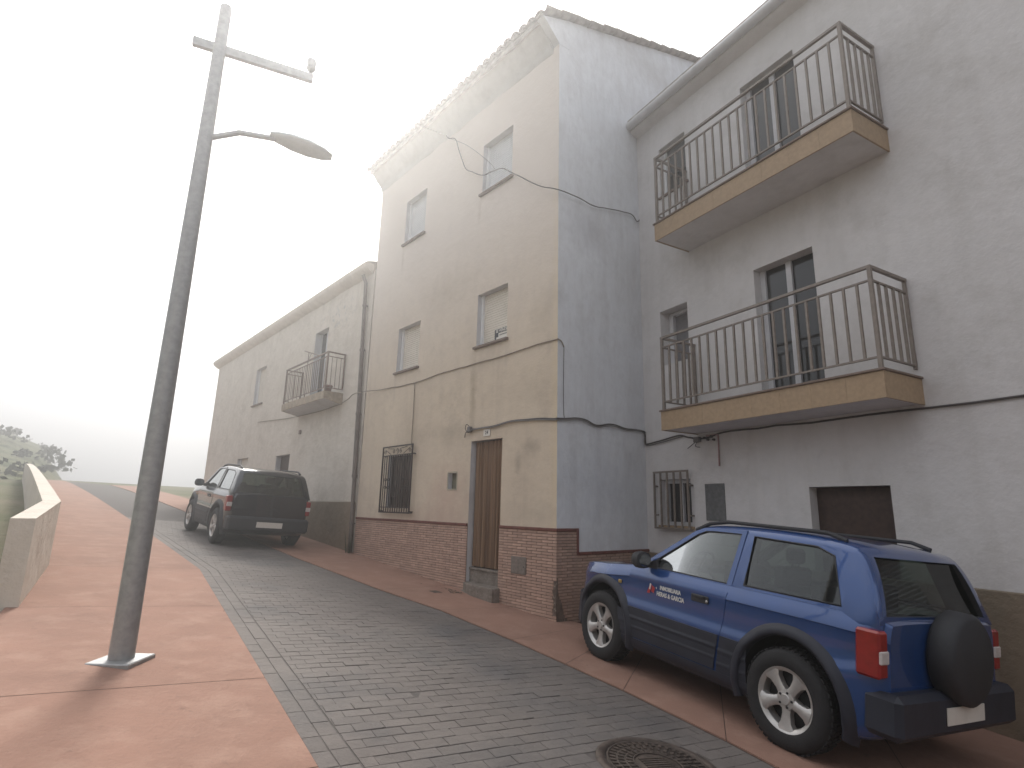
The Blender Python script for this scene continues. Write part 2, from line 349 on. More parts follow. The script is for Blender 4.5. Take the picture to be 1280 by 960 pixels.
dR = Vector((0.4848, -0.8746)); nR = Vector((-0.8746, -0.4848)); Q0 = Vector((2.31, 9.59))
def Fp(u, off=0.0): p = P0 + dF * u + nF * off; return (p.x, p.y)
def Rp(u, off=0.0): p = Q0 + dR * u + nR * off; return (p.x, p.y)
kerb = [tuple(Vector((1.67, 4.67)) + dR * 9), tuple(Vector((1.67, 4.67)) + dR * 3), (1.67, 4.67), (1.08, 5.57), (0.62, 6.19), (0.07, 6.91), (-0.89, 8.05), (-1.92, 8.99), (-3.67, 10.83), (-4.06, 11.23)]
kerb += [tuple(Vector((-4.06, 11.23)) + dF * d) for d in (3, 8, 16, 30)]
wallb = [Rp(11, -0.1), Rp(5, -0.1), Rp(1.2, -0.1), (2.3, 8.9), (2.0, 8.9), Fp(-0.3, -0.35), Fp(0.9, -0.1), Fp(2.6, -0.1), Fp(5.2, -0.1), Fp(6.2, -0.1), Fp(9, -0.1), Fp(14, -0.1), Fp(22, -0.1), Fp(36, -0.1)]
M_joint = flat('dirty_joint', (0.12, 0.085, 0.07), 0.95)
def slabs(root_, A, B, ln):
    """poured concrete bays with narrow open joints"""
    dA = lambda P: sum(math.dist(p, q) for p, q in zip(P, P[1:]))
    for i in range(len(A) - 1):
        a0, a1, b0, b1 = (Vector(v) for v in (A[i], A[i + 1], B[i], B[i + 1]))
        n = max(1, round((a1 - a0).length / ln))
        for k in range(n):
            g = 0.004 / max((a1 - a0).length, 0.3); t0, t1 = k / n + g, (k + 1) / n - g
            m = 4; L_, R_ = [tuple(a0.lerp(a1, t0 + (t1 - t0) * j / m)) for j in range(m + 1)], [tuple(b0.lerp(b1, t0 + (t1 - t0) * j / m)) for j in range(m + 1)]
            sheet('pavement_slab', L_, R_, M_pav, 0.008, 8, 0.014, parent=root_)
pvm = tag(sheet('pavement', kerb, wallb, M_joint, -0.004, 14, 0.12, sub=4), kind='structure')
slabs(pvm, kerb, wallb, 1.9)
lk0 = Vector((-1.03, 3.52)); dl = Vector((-0.56, 0.83)).normalized()
lk = [tuple(lk0 - dl * 9), tuple(lk0 - dl * 4), tuple(lk0), tuple(lk0 + dl * 1.5), tuple(lk0 + dl * 4), tuple(lk0 + dl * 6.5)]
e = lk0 + dl * 6.5; lk += [tuple(e + dF * d) for d in (4, 10, 20, 34)]
nl = Vector((-dl.y, dl.x))
lk2 = [tuple(Vector(p) + Vector((-0.83, -0.56)) * 1.9) for p in lk]
opm = tag(sheet('opposite_pavement', lk2, lk, M_joint, -0.004, 4, 0.12, sub=4), kind='structure')
slabs(opm, lk2, lk, 1.9)
# road sheet
klong = kerb; 
rl = lk
def resample(P, n):
    d = [0]
    for a, c in zip(P, P[1:]): d.append(d[-1] + math.dist(a, c))
    o = []
    for i in range(n):
        t = d[-1] * i / (n - 1); k = 0
        while k < len(d) - 2 and d[k + 1] < t: k += 1
        s_ = (t - d[k]) / (d[k + 1] - d[k]); o.append(tuple(P[k][j] + (P[k + 1][j] - P[k][j]) * s_ for j in (0, 1)))
    return o
road = tag(sheet('road', [(x - 0.02, y - 0.01) for x, y in resample(lk, 60)], resample(kerb, 60), M_road, -0.011, 8), kind='structure')
def inside(p, poly):
    c = False; j = len(poly) - 1
    for i in range(len(poly)):
        if (poly[i][1] > p[1]) != (poly[j][1] > p[1]) and p[0] < (poly[j][0] - poly[i][0]) * (p[1] - poly[i][1]) / (poly[j][1] - poly[i][1]) + poly[i][0]: c = not c
        j = i
    return c
border = [tuple(Vector(p) + Vector((0.83, 0.56)) * 0.245) for p in lk]
poly = kerb + border[::-1]
MH = Vector((1.02, 4.12))           # manhole centre
ax = Vector((math.sin(R(58)), math.cos(R(58)))); ay = Vector((-ax.y, ax.x))
pl, pw, jt = 0.205, 0.118, 0.005
pv = []; cutp = []
def clip_near(c, corners):
    """trim a paver against the nearest edge of the paved area; returns the kept polygon or None"""
    best = None
    for i in range(len(poly)):
        p, q = Vector(poly[i]), Vector(poly[(i + 1) % len(poly)]); d = q - p
        t = max(0, min(1, (c - p).dot(d) / d.length_squared)); k = (p + d * t - c).length
        if best is None or k < best[0]: best = (k, p, d.normalized())
    _, p, d = best; n_ = Vector((-d.y, d.x))
    if not inside(p + d * 0.1 + n_ * 0.05, poly) and not inside(tuple(p + n_ * 0.05 + d * (c - p).dot(d)), poly): n_ = -n_
    f = [(q - p).dot(n_) - 0.006 for q in corners]; o = []
    for i in range(4):
        a_, b_ = corners[i], corners[(i + 1) % 4]; fa, fb = f[i], f[(i + 1) % 4]
        if fa >= 0: o.append(a_)
        if (fa < 0) != (fb < 0): o.append(a_ + (b_ - a_) * (fa / (fa - fb)))
    return o if len(o) > 2 else None
for j in range(-30, 150):
    for i in range(-40, 40):
        c = ax * ((i + 0.5 * (j % 2)) * pl) + ay * (j * pw)
        if c.length > 19 or c.y < 0.6: continue
        cs = [c + ax * sx * (pl / 2 - 0.0015) + ay * sy * (pw / 2 - jt / 2) for sx, sy in ((-1, -1), (1, -1), (1, 1), (-1, 1))]
        ins = [inside(q, poly) for q in cs]
        if not any(ins): continue
        if (c - MH).length < 0.37: continue
        if not all(ins):
            k = clip_near(c, cs)
            if k: cutp.append(k)
            continue
        pv.append((c, 0))
blen = sum(math.dist(p, q) for p, q in zip(border, border[1:])); pts = resample(border, int(blen / 0.2045) + 1)
for a, c in zip(pts, pts[1:]):   # gutter strip pavers along the left kerb
    m = (Vector(a) + Vector(c)) / 2; t = (Vector(c) - Vector(a)).normalized(); nn = Vector((-t.y, t.x))
    for k in (0.062, 0.180):
        q = m + nn * k
        if 0.6 < q.y < 15: pv.append((q, math.atan2(t.y, t.x) - math.atan2(ax.y, ax.x)))
gnx, gny = -0.0908, 0.0198
tiltM = Vector((0, 0, 1)).rotation_difference(Vector((-gnx, -gny, 1)).normalized()).to_matrix().to_4x4()
def pmat(c, da, s_=0):
    rr = random.Random(int(c.x * 1000) * 7919 + int(c.y * 1000))
    t = Matrix.Rotation(rr.gauss(0, R(0.5)), 4, 'X') @ Matrix.Rotation(rr.gauss(0, R(0.5)), 4, 'Y') @ Matrix.Rotation(rr.gauss(0, R(0.6)), 4, 'Z')
    return Matrix.Translation((c.x, c.y, gz(c.x, c.y) - 0.006 + rr.gauss(0, 0.0012))) @ tiltM @ Matrix.Rotation(math.atan2(ax.y, ax.x) + da, 4, 'Z') @ t
def inview(c):
    d = Vector((c.x, c.y, gz(c.x, c.y))) - Vector((0, 0, 1.6)); X_, Y_, Z_ = d.dot(cx), -d.dot(cy), -d.dot(cz)
    if Z_ < 0.1: return False
    px, py = 640 + 700 * X_ / Z_, 480 + 700 * Y_ / Z_
    return 368 < px < 912 and py < 965
pb = [MB().cbox(-pl / 2 + 0.0015, pl / 2 - 0.0015, -pw / 2 + jt / 2, pw / 2 - jt / 2, -0.03, 0, 0.003).mesh('paver', M_paver) for _ in range(1)]
vis = sorted([p for p in pv if inview(p[0])], key=lambda p: p[0].length)[:300]
vs_ = set(id(p) for p in vis)
for p in vis: link('paver', pb[0], road, pmat(p[0], p[1]))
b = MB()
for p in pv:
    if id(p) not in vs_: b.cbox(-pl / 2 + 0.0015, pl / 2 - 0.0015, -pw / 2 + jt / 2, pw / 2 - jt / 2, -0.03, 0, 0.003, 0, pmat(p[0], p[1]))
for k in cutp:
    n_ = len(k); b.add([(q.x, q.y, gz(q.x, q.y) - 0.007) for q in k] + [(q.x, q.y, gz(q.x, q.y) - 0.03) for q in k], [tuple(range(n_))] + [(i, n_ + i, n_ + (i + 1) % n_, (i + 1) % n_) for i in range(n_)])
tag(b.build('paver_field', M_paver2, road, fix=False), kind='stuff')

# manhole cover and small water cover
def ground_frame(x, y, ang=0, dz=0.0): return Matrix.Translation((x, y, gz(x, y) + dz)) @ tiltM @ Matrix.Rotation(R(ang), 4, 'Z')
RX = Matrix.Rotation(R(90), 4, 'X')
mh = empty('manhole_cover', ground_frame(MH.x, MH.y, 20), 'round rusty cast iron manhole cover set in the grey paving', 'manhole cover')
MB().lathe([(0.35, -0.03), (0.35, 0.004), (0.395, 0.006), (0.41, -0.004), (0.41, -0.04)], 48, RX).build('frame', M_rust, mh)
b = MB().lathe([(0.0, -0.004), (0.34, -0.004), (0.342, -0.03)], 48, RX)
b.build('lid', M_rust, mh)
b = MB()
for rr_, n_ in ((0.30, 40), (0.245, 32), (0.19, 26)):
    for k in range(n_):
        a = 2 * math.pi * k / n_; b.box(rr_ - 0.02, rr_ + 0.02, -0.011, 0.011, -0.002, 0.004, 0, Matrix.Rotation(a, 4, 'Z'))
b.lathe([(0.155, 0), (0.155, 0.004), (0.165, 0.004), (0.165, 0)], 40, RX)
b.lathe([(0.326, 0), (0.326, 0.004), (0.336, 0.004), (0.336, 0)], 48, RX)
for k in range(-3, 4): b.box(-0.1, 0.1, k * 0.028 - 0.008, k * 0.028 + 0.008, -0.002, 0.0035)
tag(b.build('raised_pattern', M_rust, mh, fix=False), kind='stuff')
wc = empty('water_cover', ground_frame(-1.13, 9.35, -45), 'small square dark water stopcock cover set in the red pavement', 'cover')
MB().cbox(-0.10, 0.10, -0.10, 0.10, -0.02, 0.006, 0.004).build('frame', M_rust, wc); MB().cbox(-0.08, 0.08, -0.08, 0.08, 0.004, 0.010, 0.003).build('lid', M_rust, wc)

rg_ = random.Random(11); b = MB()
def litter(x, y, s_, flatn=True):
    a = rg_.random() * 6.28; z = gz(x, y) + 0.010
    p = [(x + s_ * math.cos(a + k * 2.1) * (0.6 + rg_.random()), y + s_ * math.sin(a + k * 2.1) * (0.6 + rg_.random()), z + rg_.random() * s_ * 0.3) for k in range(3)]
    b.add(p + [(x, y, z + s_ * 0.7)], [(0, 1, 3), (1, 2, 3), (2, 0, 3), (0, 2, 1)])
for k in range(70):
    u_ = 1.9 + abs(rg_.gauss(0, 0.25)); x, y = Fp(u_, 0.18 + abs(rg_.gauss(0, 0.10))); litter(x, y, 0.006 + rg_.random() * 0.012)
for k in range(60):
    x, y = Fp(rg_.uniform(0, 8), 0.02 + abs(rg_.gauss(0, 0.05))); litter(x, y, 0.004 + rg_.random() * 0.008)
for k in range(90):
    x, y = Fp(rg_.uniform(-2, 8), rg_.uniform(0.1, 4.2)); litter(x, y, 0.003 + rg_.random() * 0.005)
tag(b.build('leaf_litter', flat('dry_litter', (0.14, 0.105, 0.07), 0.9, var=0.4, scale=30)), kind='stuff')

# ------------------------------------------------------------------ wall with openings
def wall_mesh(x0, x1, z0, z1, th, ops, cell=0.3, wob=0.004, y0=0.0, seed=0.0):
    """front face at y0, thickness th into +y, openings (xa, xb, za, zb, depth) with reveals"""
    xs = {x0, x1}; zs = {z0, z1}
    for o in ops: xs |= {o[0], o[1]}; zs |= {o[2], o[3]}
    def fill(S):
        S = sorted(S); r = []
        for a, c in zip(S, S[1:]):
            n = max(1, round((c - a) / cell)); r += [a + (c - a) * k / n for k in range(n)]
        return r + [S[-1]]
    xs, zs = fill(xs), fill(zs); b = MB()
    def P(x, z): return (x, y0 + wob * 2 * noise.noise(Vector((x * 0.8 + seed, 0, z * 0.8))), z)
    idx = {}; vs = []; fs = []
    for i, x in enumerate(xs):
        for j, z in enumerate(zs): idx[i, j] = len(vs); vs.append(P(x, z))
    for i in range(len(xs) - 1):
        for j in range(len(zs) - 1):
            mx, mz = (xs[i] + xs[i + 1]) / 2, (zs[j] + zs[j + 1]) / 2
            if any(o[0] < mx < o[1] and o[2] < mz < o[3] for o in ops): continue
            fs.append((idx[i, j], idx[i + 1, j], idx[i + 1, j + 1], idx[i, j + 1]))
    b.add(vs, fs, 0, True)
    for o in ops:
        xa, xb, za, zb, d = o[:5]
        c = [(xa, za), (xb, za), (xb, zb), (xa, zb)]
        for k in range(4):
            p, q = c[k], c[(k + 1) % 4]; n = 4
            b.add([v for t in range(n + 1) for v in (P(p[0] + (q[0] - p[0]) * t / n, p[1] + (q[1] - p[1]) * t / n),
                  (p[0] + (q[0] - p[0]) * t / n, y0 + d, p[1] + (q[1] - p[1]) * t / n))], [(2 * t, 2 * t + 1, 2 * t + 3, 2 * t + 2) for t in range(n)], 1)
    y1 = y0 + th
    b.quad((x0, y0, z0), (x0, y0, z1), (x0, y1, z1), (x0, y1, z0), 0)
    b.quad((x1, y0, z0), (x1, y1, z0), (x1, y1, z1), (x1, y0, z1), 2)
    b.quad((x0, y0, z1), (x1, y0, z1), (x1, y1, z1), (x0, y1, z1), 0)
    # back face pieces (around openings too: closed back with dark room behind)
    b.quad((x0, y1, z0), (x0, y1, z1), (x1, y1, z1), (x1, y1, z0), 0)
    return b

def shutter_window(parent, xa, xb, za, zb, d, mat, down=1.0, sillp=0.06, slat=0.045, sill=True):
    wn = MB()
    fw = 0.045
    for (a, c, e_, f_) in ((xa, xa + fw, za, zb), (xb - fw, xb, za, zb), (xa + fw, xb - fw, za, za + fw)):
        wn.box(a + 0.001, c, d - 0.045, d + 0.02, e_ + 0.001, f_ - 0.001)
    wo = wn.build('window', M_white, parent)
    b = MB(); z = zb; zl = zb - (zb - za - fw) * down
    n = int((z - zl) / slat)
    for k in range(n):
        z1 = z - k * slat; z0 = z1 - slat + 0.006; y = d + 0.004
        b.add([(xa + fw, y, z1), (xb - fw, y, z1), (xb - fw, y - 0.008, (z0 + z1) / 2), (xa + fw, y - 0.008, (z0 + z1) / 2), (xb - fw, y, z0), (xa + fw, y, z0), (xb - fw, y + 0.004, z0 - 0.006), (xa + fw, y + 0.004, z0 - 0.006)],
              [(0, 1, 2, 3), (3, 2, 4, 5), (5, 4, 6, 7)])
    s_ = tag(b.build('shutter', mat, wo, fix=False), kind='stuff')
    MB().box(xa + 0.002, xb - 0.002, d + 0.024, d + 0.03, za + 0.002, zb - 0.002).build('pane', M_glassd, wo)
    if sill: MB().cbox(xa - 0.045, xb + 0.045, -sillp, d - 0.046, za - 0.04, za + 0.004, 0.006).build('sill', M_sill, wo)
    return wo

# ------------------------------------------------------------------ THE TALL HOUSE (centre)
HF = frame(P0.x, P0.y, 0, -49.0)          # x right along the facade (u = -x), y into the house
house = empty('tall_house', HF, 'tall narrow three storey cream plastered house with a brick skirting and closed shutters', 'house')
W1 = (-2.04, -1.20, 4.42, 5.42, 0.13); W2 = (-4.89, -4.00, 4.42, 5.42, 0.13); W3 = (-2.04, -1.17, 7.47, 8.53, 0.13); W4 = (-4.93, -4.07, 7.46, 8.54, 0.13)
DR = (-2.08, -1.24, -0.2, 2.73, 0.16); GW = (-4.92, -4.02, 1.56, 2.62, 0.12); NI = (-2.72, -2.46, 1.92, 2.20, 0.09)
wall_mesh(-6.22, 0, -0.8, 9.75, 0.25, [W1, W2, W3, W4, DR, GW, NI]).build('facade_wall', [M_cream, M_reveal, M_side], house, fix=False, sharp=35)
def vtop(y): return 10.0 + 0.42 * y
b = MB()                                   # gable side wall, plane x=0
ys = [0.25 + i * 0.3 for i in range(34)]; RIDGE = 5.6
def gt(y): return vtop(y) if y < RIDGE else vtop(RIDGE) - 0.42 * (y - RIDGE)
for a, c in zip(ys, ys[1:]):
    zs = [-0.8 + (gt(a) + 0.8) * k / 30 for k in range(31)]; zc = [-0.8 + (gt(c) + 0.8) * k / 30 for k in range(31)]
    for k in range(30):
        def P(y, z): return (0.009 * noise.noise(Vector((3, y * 0.8, z * 0.8))) * min(1, (y - 0.25) * 3), y, z)
        b.add([P(a, zs[k]), P(c, zc[k]), P(c, zc[k + 1]), P(a, zs[k + 1])], [(0, 1, 2, 3)], 0, True)
b.build('side_wall', M_side, house, weld=True, fix=False)
b = MB()                                   # triangle of gable over the eave end
b.prism([(-0.40, vtop(-0.40) - 0.05), (0.25, vtop(0.25)), (0.25, 9.5), (0.0, 9.47), (-0.05, 9.52), (-0.13, 9.58), (-0.30, 9.72)], 'x', -0.14, 0.004)
b.build('gable_end', M_side, house)
b = MB().box(-6.22, -6.02, 0.25, 10.2, -0.8, 10.0); b.box(-6.02, 0.0, 10.0, 10.2, -0.8, 10.0)
b.build('rear_wall', M_cream, house)
# cornice: concave plaster moulding under the eave
b = MB(); prof = [(0.02, 9.36), (-0.012, 9.40), (-0.03, 9.46), (-0.065, 9.52), (-0.12, 9.57), (-0.18, 9.62), (-0.235, 9.69), (-0.29, 9.75), (-0.34, 9.79), (-0.355, 9.84), (0.10, 9.99), (0.10, 9.36)]
nseg = 40; vs = []; n = len(prof)
for i in range(nseg + 1):
    x = -6.27 + 6.128 * i / nseg
    for (y, z) in prof:
        wv = 0.035 * noise.noise(Vector((x * 2.6, y * 3, z * 2)))
        vs.append((x, y + (wv if 0.0 > y else 0), z + wv * 0.6))
fs = [(i * n + j, i * n + (j + 1) % n, (i + 1) * n + (j + 1) % n, (i + 1) * n + j) for i in range(nseg) for j in range(n)]
b.add(vs, fs, 0, True); b.add(vs[:n] + vs[-n:], [tuple(range(n)), tuple(range(n, 2 * n))])
b.build('cornice', M_corn, house, sharp=50)
# roof
SL = math.atan(0.42)
b = MB(); b.prism([(-0.37, vtop(-0.37) - 0.16 + 0.05), (-0.37, vtop(-0.37) - 0.02), (RIDGE, vtop(RIDGE) + 0.02), (10.6, vtop(RIDGE) - 0.42 * (10.6 - RIDGE)), (10.6, vtop(RIDGE) - 0.42 * (10.6 - RIDGE) - 0.1), (RIDGE, vtop(RIDGE) - 0.12)], 'x', -6.26, -0.15)
roof = b.build('roof', M_tile, house)
def tile_mesh(name, r0=0.078, r1=0.064, ln=0.45, up=True, t=0.014):
    b = MB(); n = 7; vs = []
    for (y, r) in ((0, r0), (ln, r1)):
        for rr_ in (r, r - t):
            for k in range(n + 1):
                a = math.pi * k / n; s_ = 1 if up else -1
                vs.append((rr_ * math.cos(a), y, s_ * rr_ * math.sin(a)))
    m = n + 1; fs = []
    for k in range(n):
        fs += [(k, k + 1, 2 * m + k + 1, 2 * m + k), (m + k, 3 * m + k, 3 * m + k + 1, m + k + 1), (k, m + k, m + k + 1, k + 1), (2 * m + k, 2 * m + k + 1, 3 * m + k + 1, 3 * m + k)]
    fs += [(0, 2 * m, 3 * m, m), (n, m + n, 3 * m + n, 2 * m + n)]
    b.add(vs, fs, 0, True); return b
TC = tile_mesh('c'); me_tc = TC.mesh('tile', M_tile); TU = tile_mesh('u', up=False); me_tu = TU.mesh('tile', M_tile)
for me in (me_tc, me_tu):
    bb = bmesh.new(); bb.from_mesh(me); bmesh.ops.recalc_face_normals(bb, faces=bb.faces); bb.to_mesh(me); bb.free(); me.set_sharp_from_angle(angle=R(40))
stf = MB(); pitch = 0.205; ncol = 31; nrow = 16
for i in range(ncol):
    for j in range(nrow):
        for kind in (0, 1):
            x = -6.22 + (i + 0.5 * kind) * pitch; y = -0.44 + j * 0.38
            z = vtop(y) + (0.05 if kind == 0 else 0.095) + random.gauss(0, 0.004)
            if y > RIDGE - 0.3: continue
            M_ = Matrix.Translation((x, y + random.gauss(0, 0.008), z - 0.03)) @ Matrix.Rotation(SL, 4, 'X') @ Matrix.Rotation(random.gauss(0, 0.02), 4, 'Z') @ Matrix.Diagonal((1.27, 1, 0.78 if kind == 0 else 0.9, 1))
            if kind == 0 and i == 0 and False: continue
            if j == 0 or (i >= ncol - 1 and kind == 0) or (i >= ncol - 1): link('tile', me_tc if kind == 0 else me_tu, roof, M_)
            else:
                T = TC if kind == 0 else TU; stf.add([M_ @ Vector(v) for v in T.v], T.f, 0, True)
tag(stf.build('tile_field', M_tile, roof), kind='stuff')
# verge edge tiles along the gable (laid flat, stepping)
for j in range(15):
    y = -0.42 + j * 0.41
    if y > RIDGE: break
    M_ = Matrix.Translation((-0.03, y, vtop(y) - 0.005 + random.gauss(0, 0.006))) @ Matrix.Rotation(SL + 0.03, 4, 'X')
    link('tile', me_verge, roof, M_) if 'me_verge' in globals() else None
    if 'me_verge' not in globals():
        me_verge = MB().cbox(-0.12, 0.03, 0, 0.44, 0, 0.028, 0.006).mesh('verge_tile', M_verge); link('verge_tile', me_verge, roof, M_)

# windows
for wnd, mt in ((W1, M_shut), (W2, M_shut), (W3, M_shutw), (W4, M_shutw)): shutter_window(house, *wnd, mt)
# for-sale sign in the lower right window
def text(name, s_, size, mat, parent, M, ext=0.001, bold=0.0, align='CENTER', sx=1.0):
    c = bpy.data.curves.new(name, 'FONT'); c.body = s_; c.size = size; c.extrude = ext; c.offset = bold; c.align_x = align; c.align_y = 'CENTER'; c.resolution_u = 2
    o = bpy.data.objects.new(name, c); col.objects.link(o); dg = bpy.context.evaluated_depsgraph_get(); dg.update()
    me = bpy.data.meshes.new_from_object(o.evaluated_get(dg)); bpy.data.objects.remove(o); bpy.data.curves.remove(c)
    me.materials.clear(); me.materials.append(mat); ob = link(name, me, parent, M @ Matrix.Diagonal((sx, 1, 1, 1))); return ob
VF = Matrix.Rotation(R(90), 4, 'X')       # text plane to the x-z plane facing -y
sg = empty('sale_sign', HF @ Matrix.Translation((-1.47, 0.112, 4.56)), 'small white for sale notice on the shutter of the first floor window over the door', 'sign')
MB().box(-0.19, 0.19, 0, 0.004, -0.105, 0.14).build('board', M_plate, sg)
MB().box(-0.19, 0.19, -0.002, 0, 0.05, 0.125).box(-0.19, -0.145, -0.002, 0, -0.09, 0.05).box(0.165, 0.185, -0.002, 0, -0.06, 0.05).box(-0.145, -0.09, -0.002, 0, -0.02, 0.05).build('border', M_ink, sg)
text('lettering', 'SE VENDE', 0.072, M_plate, sg, Matrix.Translation((0.0, -0.004, 0.087)) @ VF, bold=0.0015)
text('phone_lettering', 'INMOBILIARIA', 0.033, M_ink, sg, Matrix.Translation((0.045, -0.002, 0.01)) @ VF)

# door: curtain hanging in the opening, riser, frame
b = MB()
def cur(u, v):
    x = -2.065 + 0.81 * u; ph = u * 48 + 1.6 * math.sin(u * 7)
    return (x, 0.105 + 0.034 * math.sin(ph) * (0.55 + 0.45 * (1 - v)) + 0.006 * math.sin(ph * 2.3 + v * 3), 0.66 + 2.055 * v)
b.grid(cur, 150, 12); b.build('door_curtain', M_curt, house, fix=False)
MB().box(-2.079, -1.241, 0.155, 0.2, 0.3, 2.729).build('door', M_wood, house)
MB().cbox(-2.078, -1.242, 0.05, 0.152, 0.605, 0.64, 0.006).build('door_sill', M_conc, house)
MB().box(-2.077, -1.243, 0.07, 0.153, 0.1, 0.604).build('riser', M_conc, house)
# step
b = MB(); pts = [(-1.19, 0.06), (-1.19, -0.17), (-1.72, -0.17), (-1.86, -0.13), (-2.13, -0.015), (-2.13, 0.06)]
vs = []
for (z, k) in ((0.0, 1.0), (0.395, 1.0), (0.41, 0.965)):
    for (x, y) in pts: vs.append((-1.6 + (x + 1.6) * k, y * k if y < 0 else y, z))
n = len(pts); b.add(vs, [tuple(range(2 * n, 3 * n))] + [(r * n + i, r * n + (i + 1) % n, (r + 1) * n + (i + 1) % n, (r + 1) * n + i) for r in range(2) for i in range(n)])
b.build('step', M_conc, house)
b = MB(); b.grid(lambda u, v: (-1.78 - 0.5 * u, 0.05 - 0.26 * v * (1 - 0.35 * u) + 0.012 * noise.noise(Vector((u * 5, v * 5, 0))), 0.215 + 0.045 * u + (0.12 - 0.06 * u) * (1 - v) * (1 - u ** 3) + 0.015 * noise.noise(Vector((u * 6, v * 6, 2)))), 10, 6)
b.build('mortar_fillet', M_conc, house, fix=False)
# number plate
npl = MB().cbox(-1.735, -1.555, -0.012, -0.002, 2.785, 2.905, 0.003).build('number_plate', M_plate, house)
text('lettering', '24', 0.085, M_ink, npl, Matrix.Translation((-1.645, -0.0135, 2.845)) @ VF, bold=0.001)
# niche mailbox
b = MB(); b.box(-2.74, -2.44, -0.008, 0.004, 2.2, 2.225).box(-2.74, -2.44, -0.008, 0.004, 1.895, 1.92).box(-2.745, -2.72, -0.008, 0.004, 1.92, 2.2).box(-2.46, -2.435, -0.008, 0.004, 1.92, 2.2)
nb = b.build('wall_niche', flat('niche_frame', (0.40, 0.35, 0.27), 0.8), house)
MB().box(-2.719, -2.461, 0.085, 0.1, 1.921, 2.199).build('back_plate', flat('niche_inside', (0.17, 0.155, 0.11), 0.8), nb)
# ground floor grille window
b = MB()
xa, xb, za, zb = GW[:4]
for (a, c, e_, f_) in ((xa, xa + 0.06, za, zb), (xb - 0.06, xb, za, zb), ((xa + xb) / 2 - 0.03, (xa + xb) / 2 + 0.03, za + .06, zb - .06), (xa + .06, xb - .06, za, za + 0.06), (xa + .06, xb - .06, zb - 0.06, zb)): b.box(a + 0.001, c - 0.001, 0.07, 0.115, e_ + 0.001, f_ - 0.001)
gwin = b.build('grille_window', M_wood, house)
MB().box(xa + 0.002, xb - 0.002, 0.10, 0.11, za + 0.002, zb - 0.002).build('pane', flat('curtained_glass', (0.12, 0.085, 0.07), 0.25, var=0.3, scale=5), gwin)
gx0, gx1, gz0, gz1, gy = -5.05, -3.88, 1.475, 2.80, -0.08
gr = MB(); t = 0.013
gr.box(gx0, gx1, gy - t, gy + t, gz0 - t, gz0 + t).box(gx0, gx1, gy - t, gy + t, gz1 - t, gz1 + t).box(gx0 - t, gx0 + t, gy - t, gy + t, gz0 - t, gz1 + t).box(gx1 - t, gx1 + t, gy - t, gy + t, gz0 - t, gz1 + t)
gr.box(gx0, gx1, gy - 0.009, gy + 0.009, gz1 - 0.19, gz1 - 0.172)
gr.box(gx0, gx1, gy - 0.009, gy + 0.009, gz0 + 0.09, gz0 + 0.108)
for (x, z) in ((gx0, gz0 + 0.02), (gx1, gz0 + 0.02), (gx0, gz1 - 0.18), (gx1, gz1 - 0.18)): gr.box(x - 0.012, x + 0.012, gy, 0.02, z - 0.012, z + 0.012)
gr.box(gx1, gx1 + 0.09, gy - 0.006, gy + 0.012, gz1 - 0.195, gz1 - 0.17); gr.box(gx1, gx1 + 0.1, gy - 0.006, gy + 0.012, gz0 - 0.008, gz0 + 0.014)
gro = gr.build('window_grille', M_iron, house, fix=False)
nb_ = 13; barm = MB().box(-0.0075, 0.0075, -0.0075, 0.0075, gz0, gz1 - 0.18).mesh('bar', M_iron)
for k in range(1, nb_):
    link('bar', barm, gro, Matrix.Translation((gx0 + (gx1 - gx0) * k / nb_, gy, 0)))
def scroll(cx_, cz_, r, a0, turns, sgn=1, tail=None):
    pts = []
    for i in range(22):
        f_ = i / 21; a = a0 + sgn * f_ * turns * 2 * math.pi; rr_ = r * (1 - 0.8 * f_)
        pts.append((cx_ + rr_ * math.cos(a), gy, cz_ + rr_ * math.sin(a)))
    if tail: pts = [(tail[0], gy, tail[1])] + pts
    return pts
gm = (gx0 + gx1) / 2
for s_ in (-1, 1):
    for (dx, tx) in ((0.14, 0.38), (0.50, 0.25)):
        MB().tube(scroll(gm + s_ * dx, gz1 - 0.10, 0.05, math.pi / 2, 1.3, s_, (gm + s_ * tx, gz1 - 0.03 if dx < .3 else gz1 - 0.16)), 0.007, 4).build('scroll', M_iron, gro)
    MB().tube([(gm + s_ * 0.12, gy, 1.80), (gm + s_ * 0.11, gy, 2.0), (gm + s_ * 0.06, gy, 2.15), (gm, gy, 1.88)], 0.008, 4).build('scroll', M_iron, gro)
    for z in (2.13, 1.97):
        b = MB()
        for k in range(2): b.tube([(gm + s_ * (0.30 + k * .11) + 0.05 * math.cos(a_ * math.pi / 4), gy, z + 0.03 * math.sin(a_ * math.pi / 4)) for a_ in range(9)], 0.007, 4)
        b.build('ring_ornament', M_iron, gro)
MB().tube(scroll(gm, gz1 - 0.09, 0.06, -math.pi / 2, 1.0), 0.008, 4).build('scroll', M_iron, gro)
MB().box(gm - .13, gm + .13, gy - .006, gy + .006, 1.78, 1.80).build('ornament_bar', M_iron, gro)

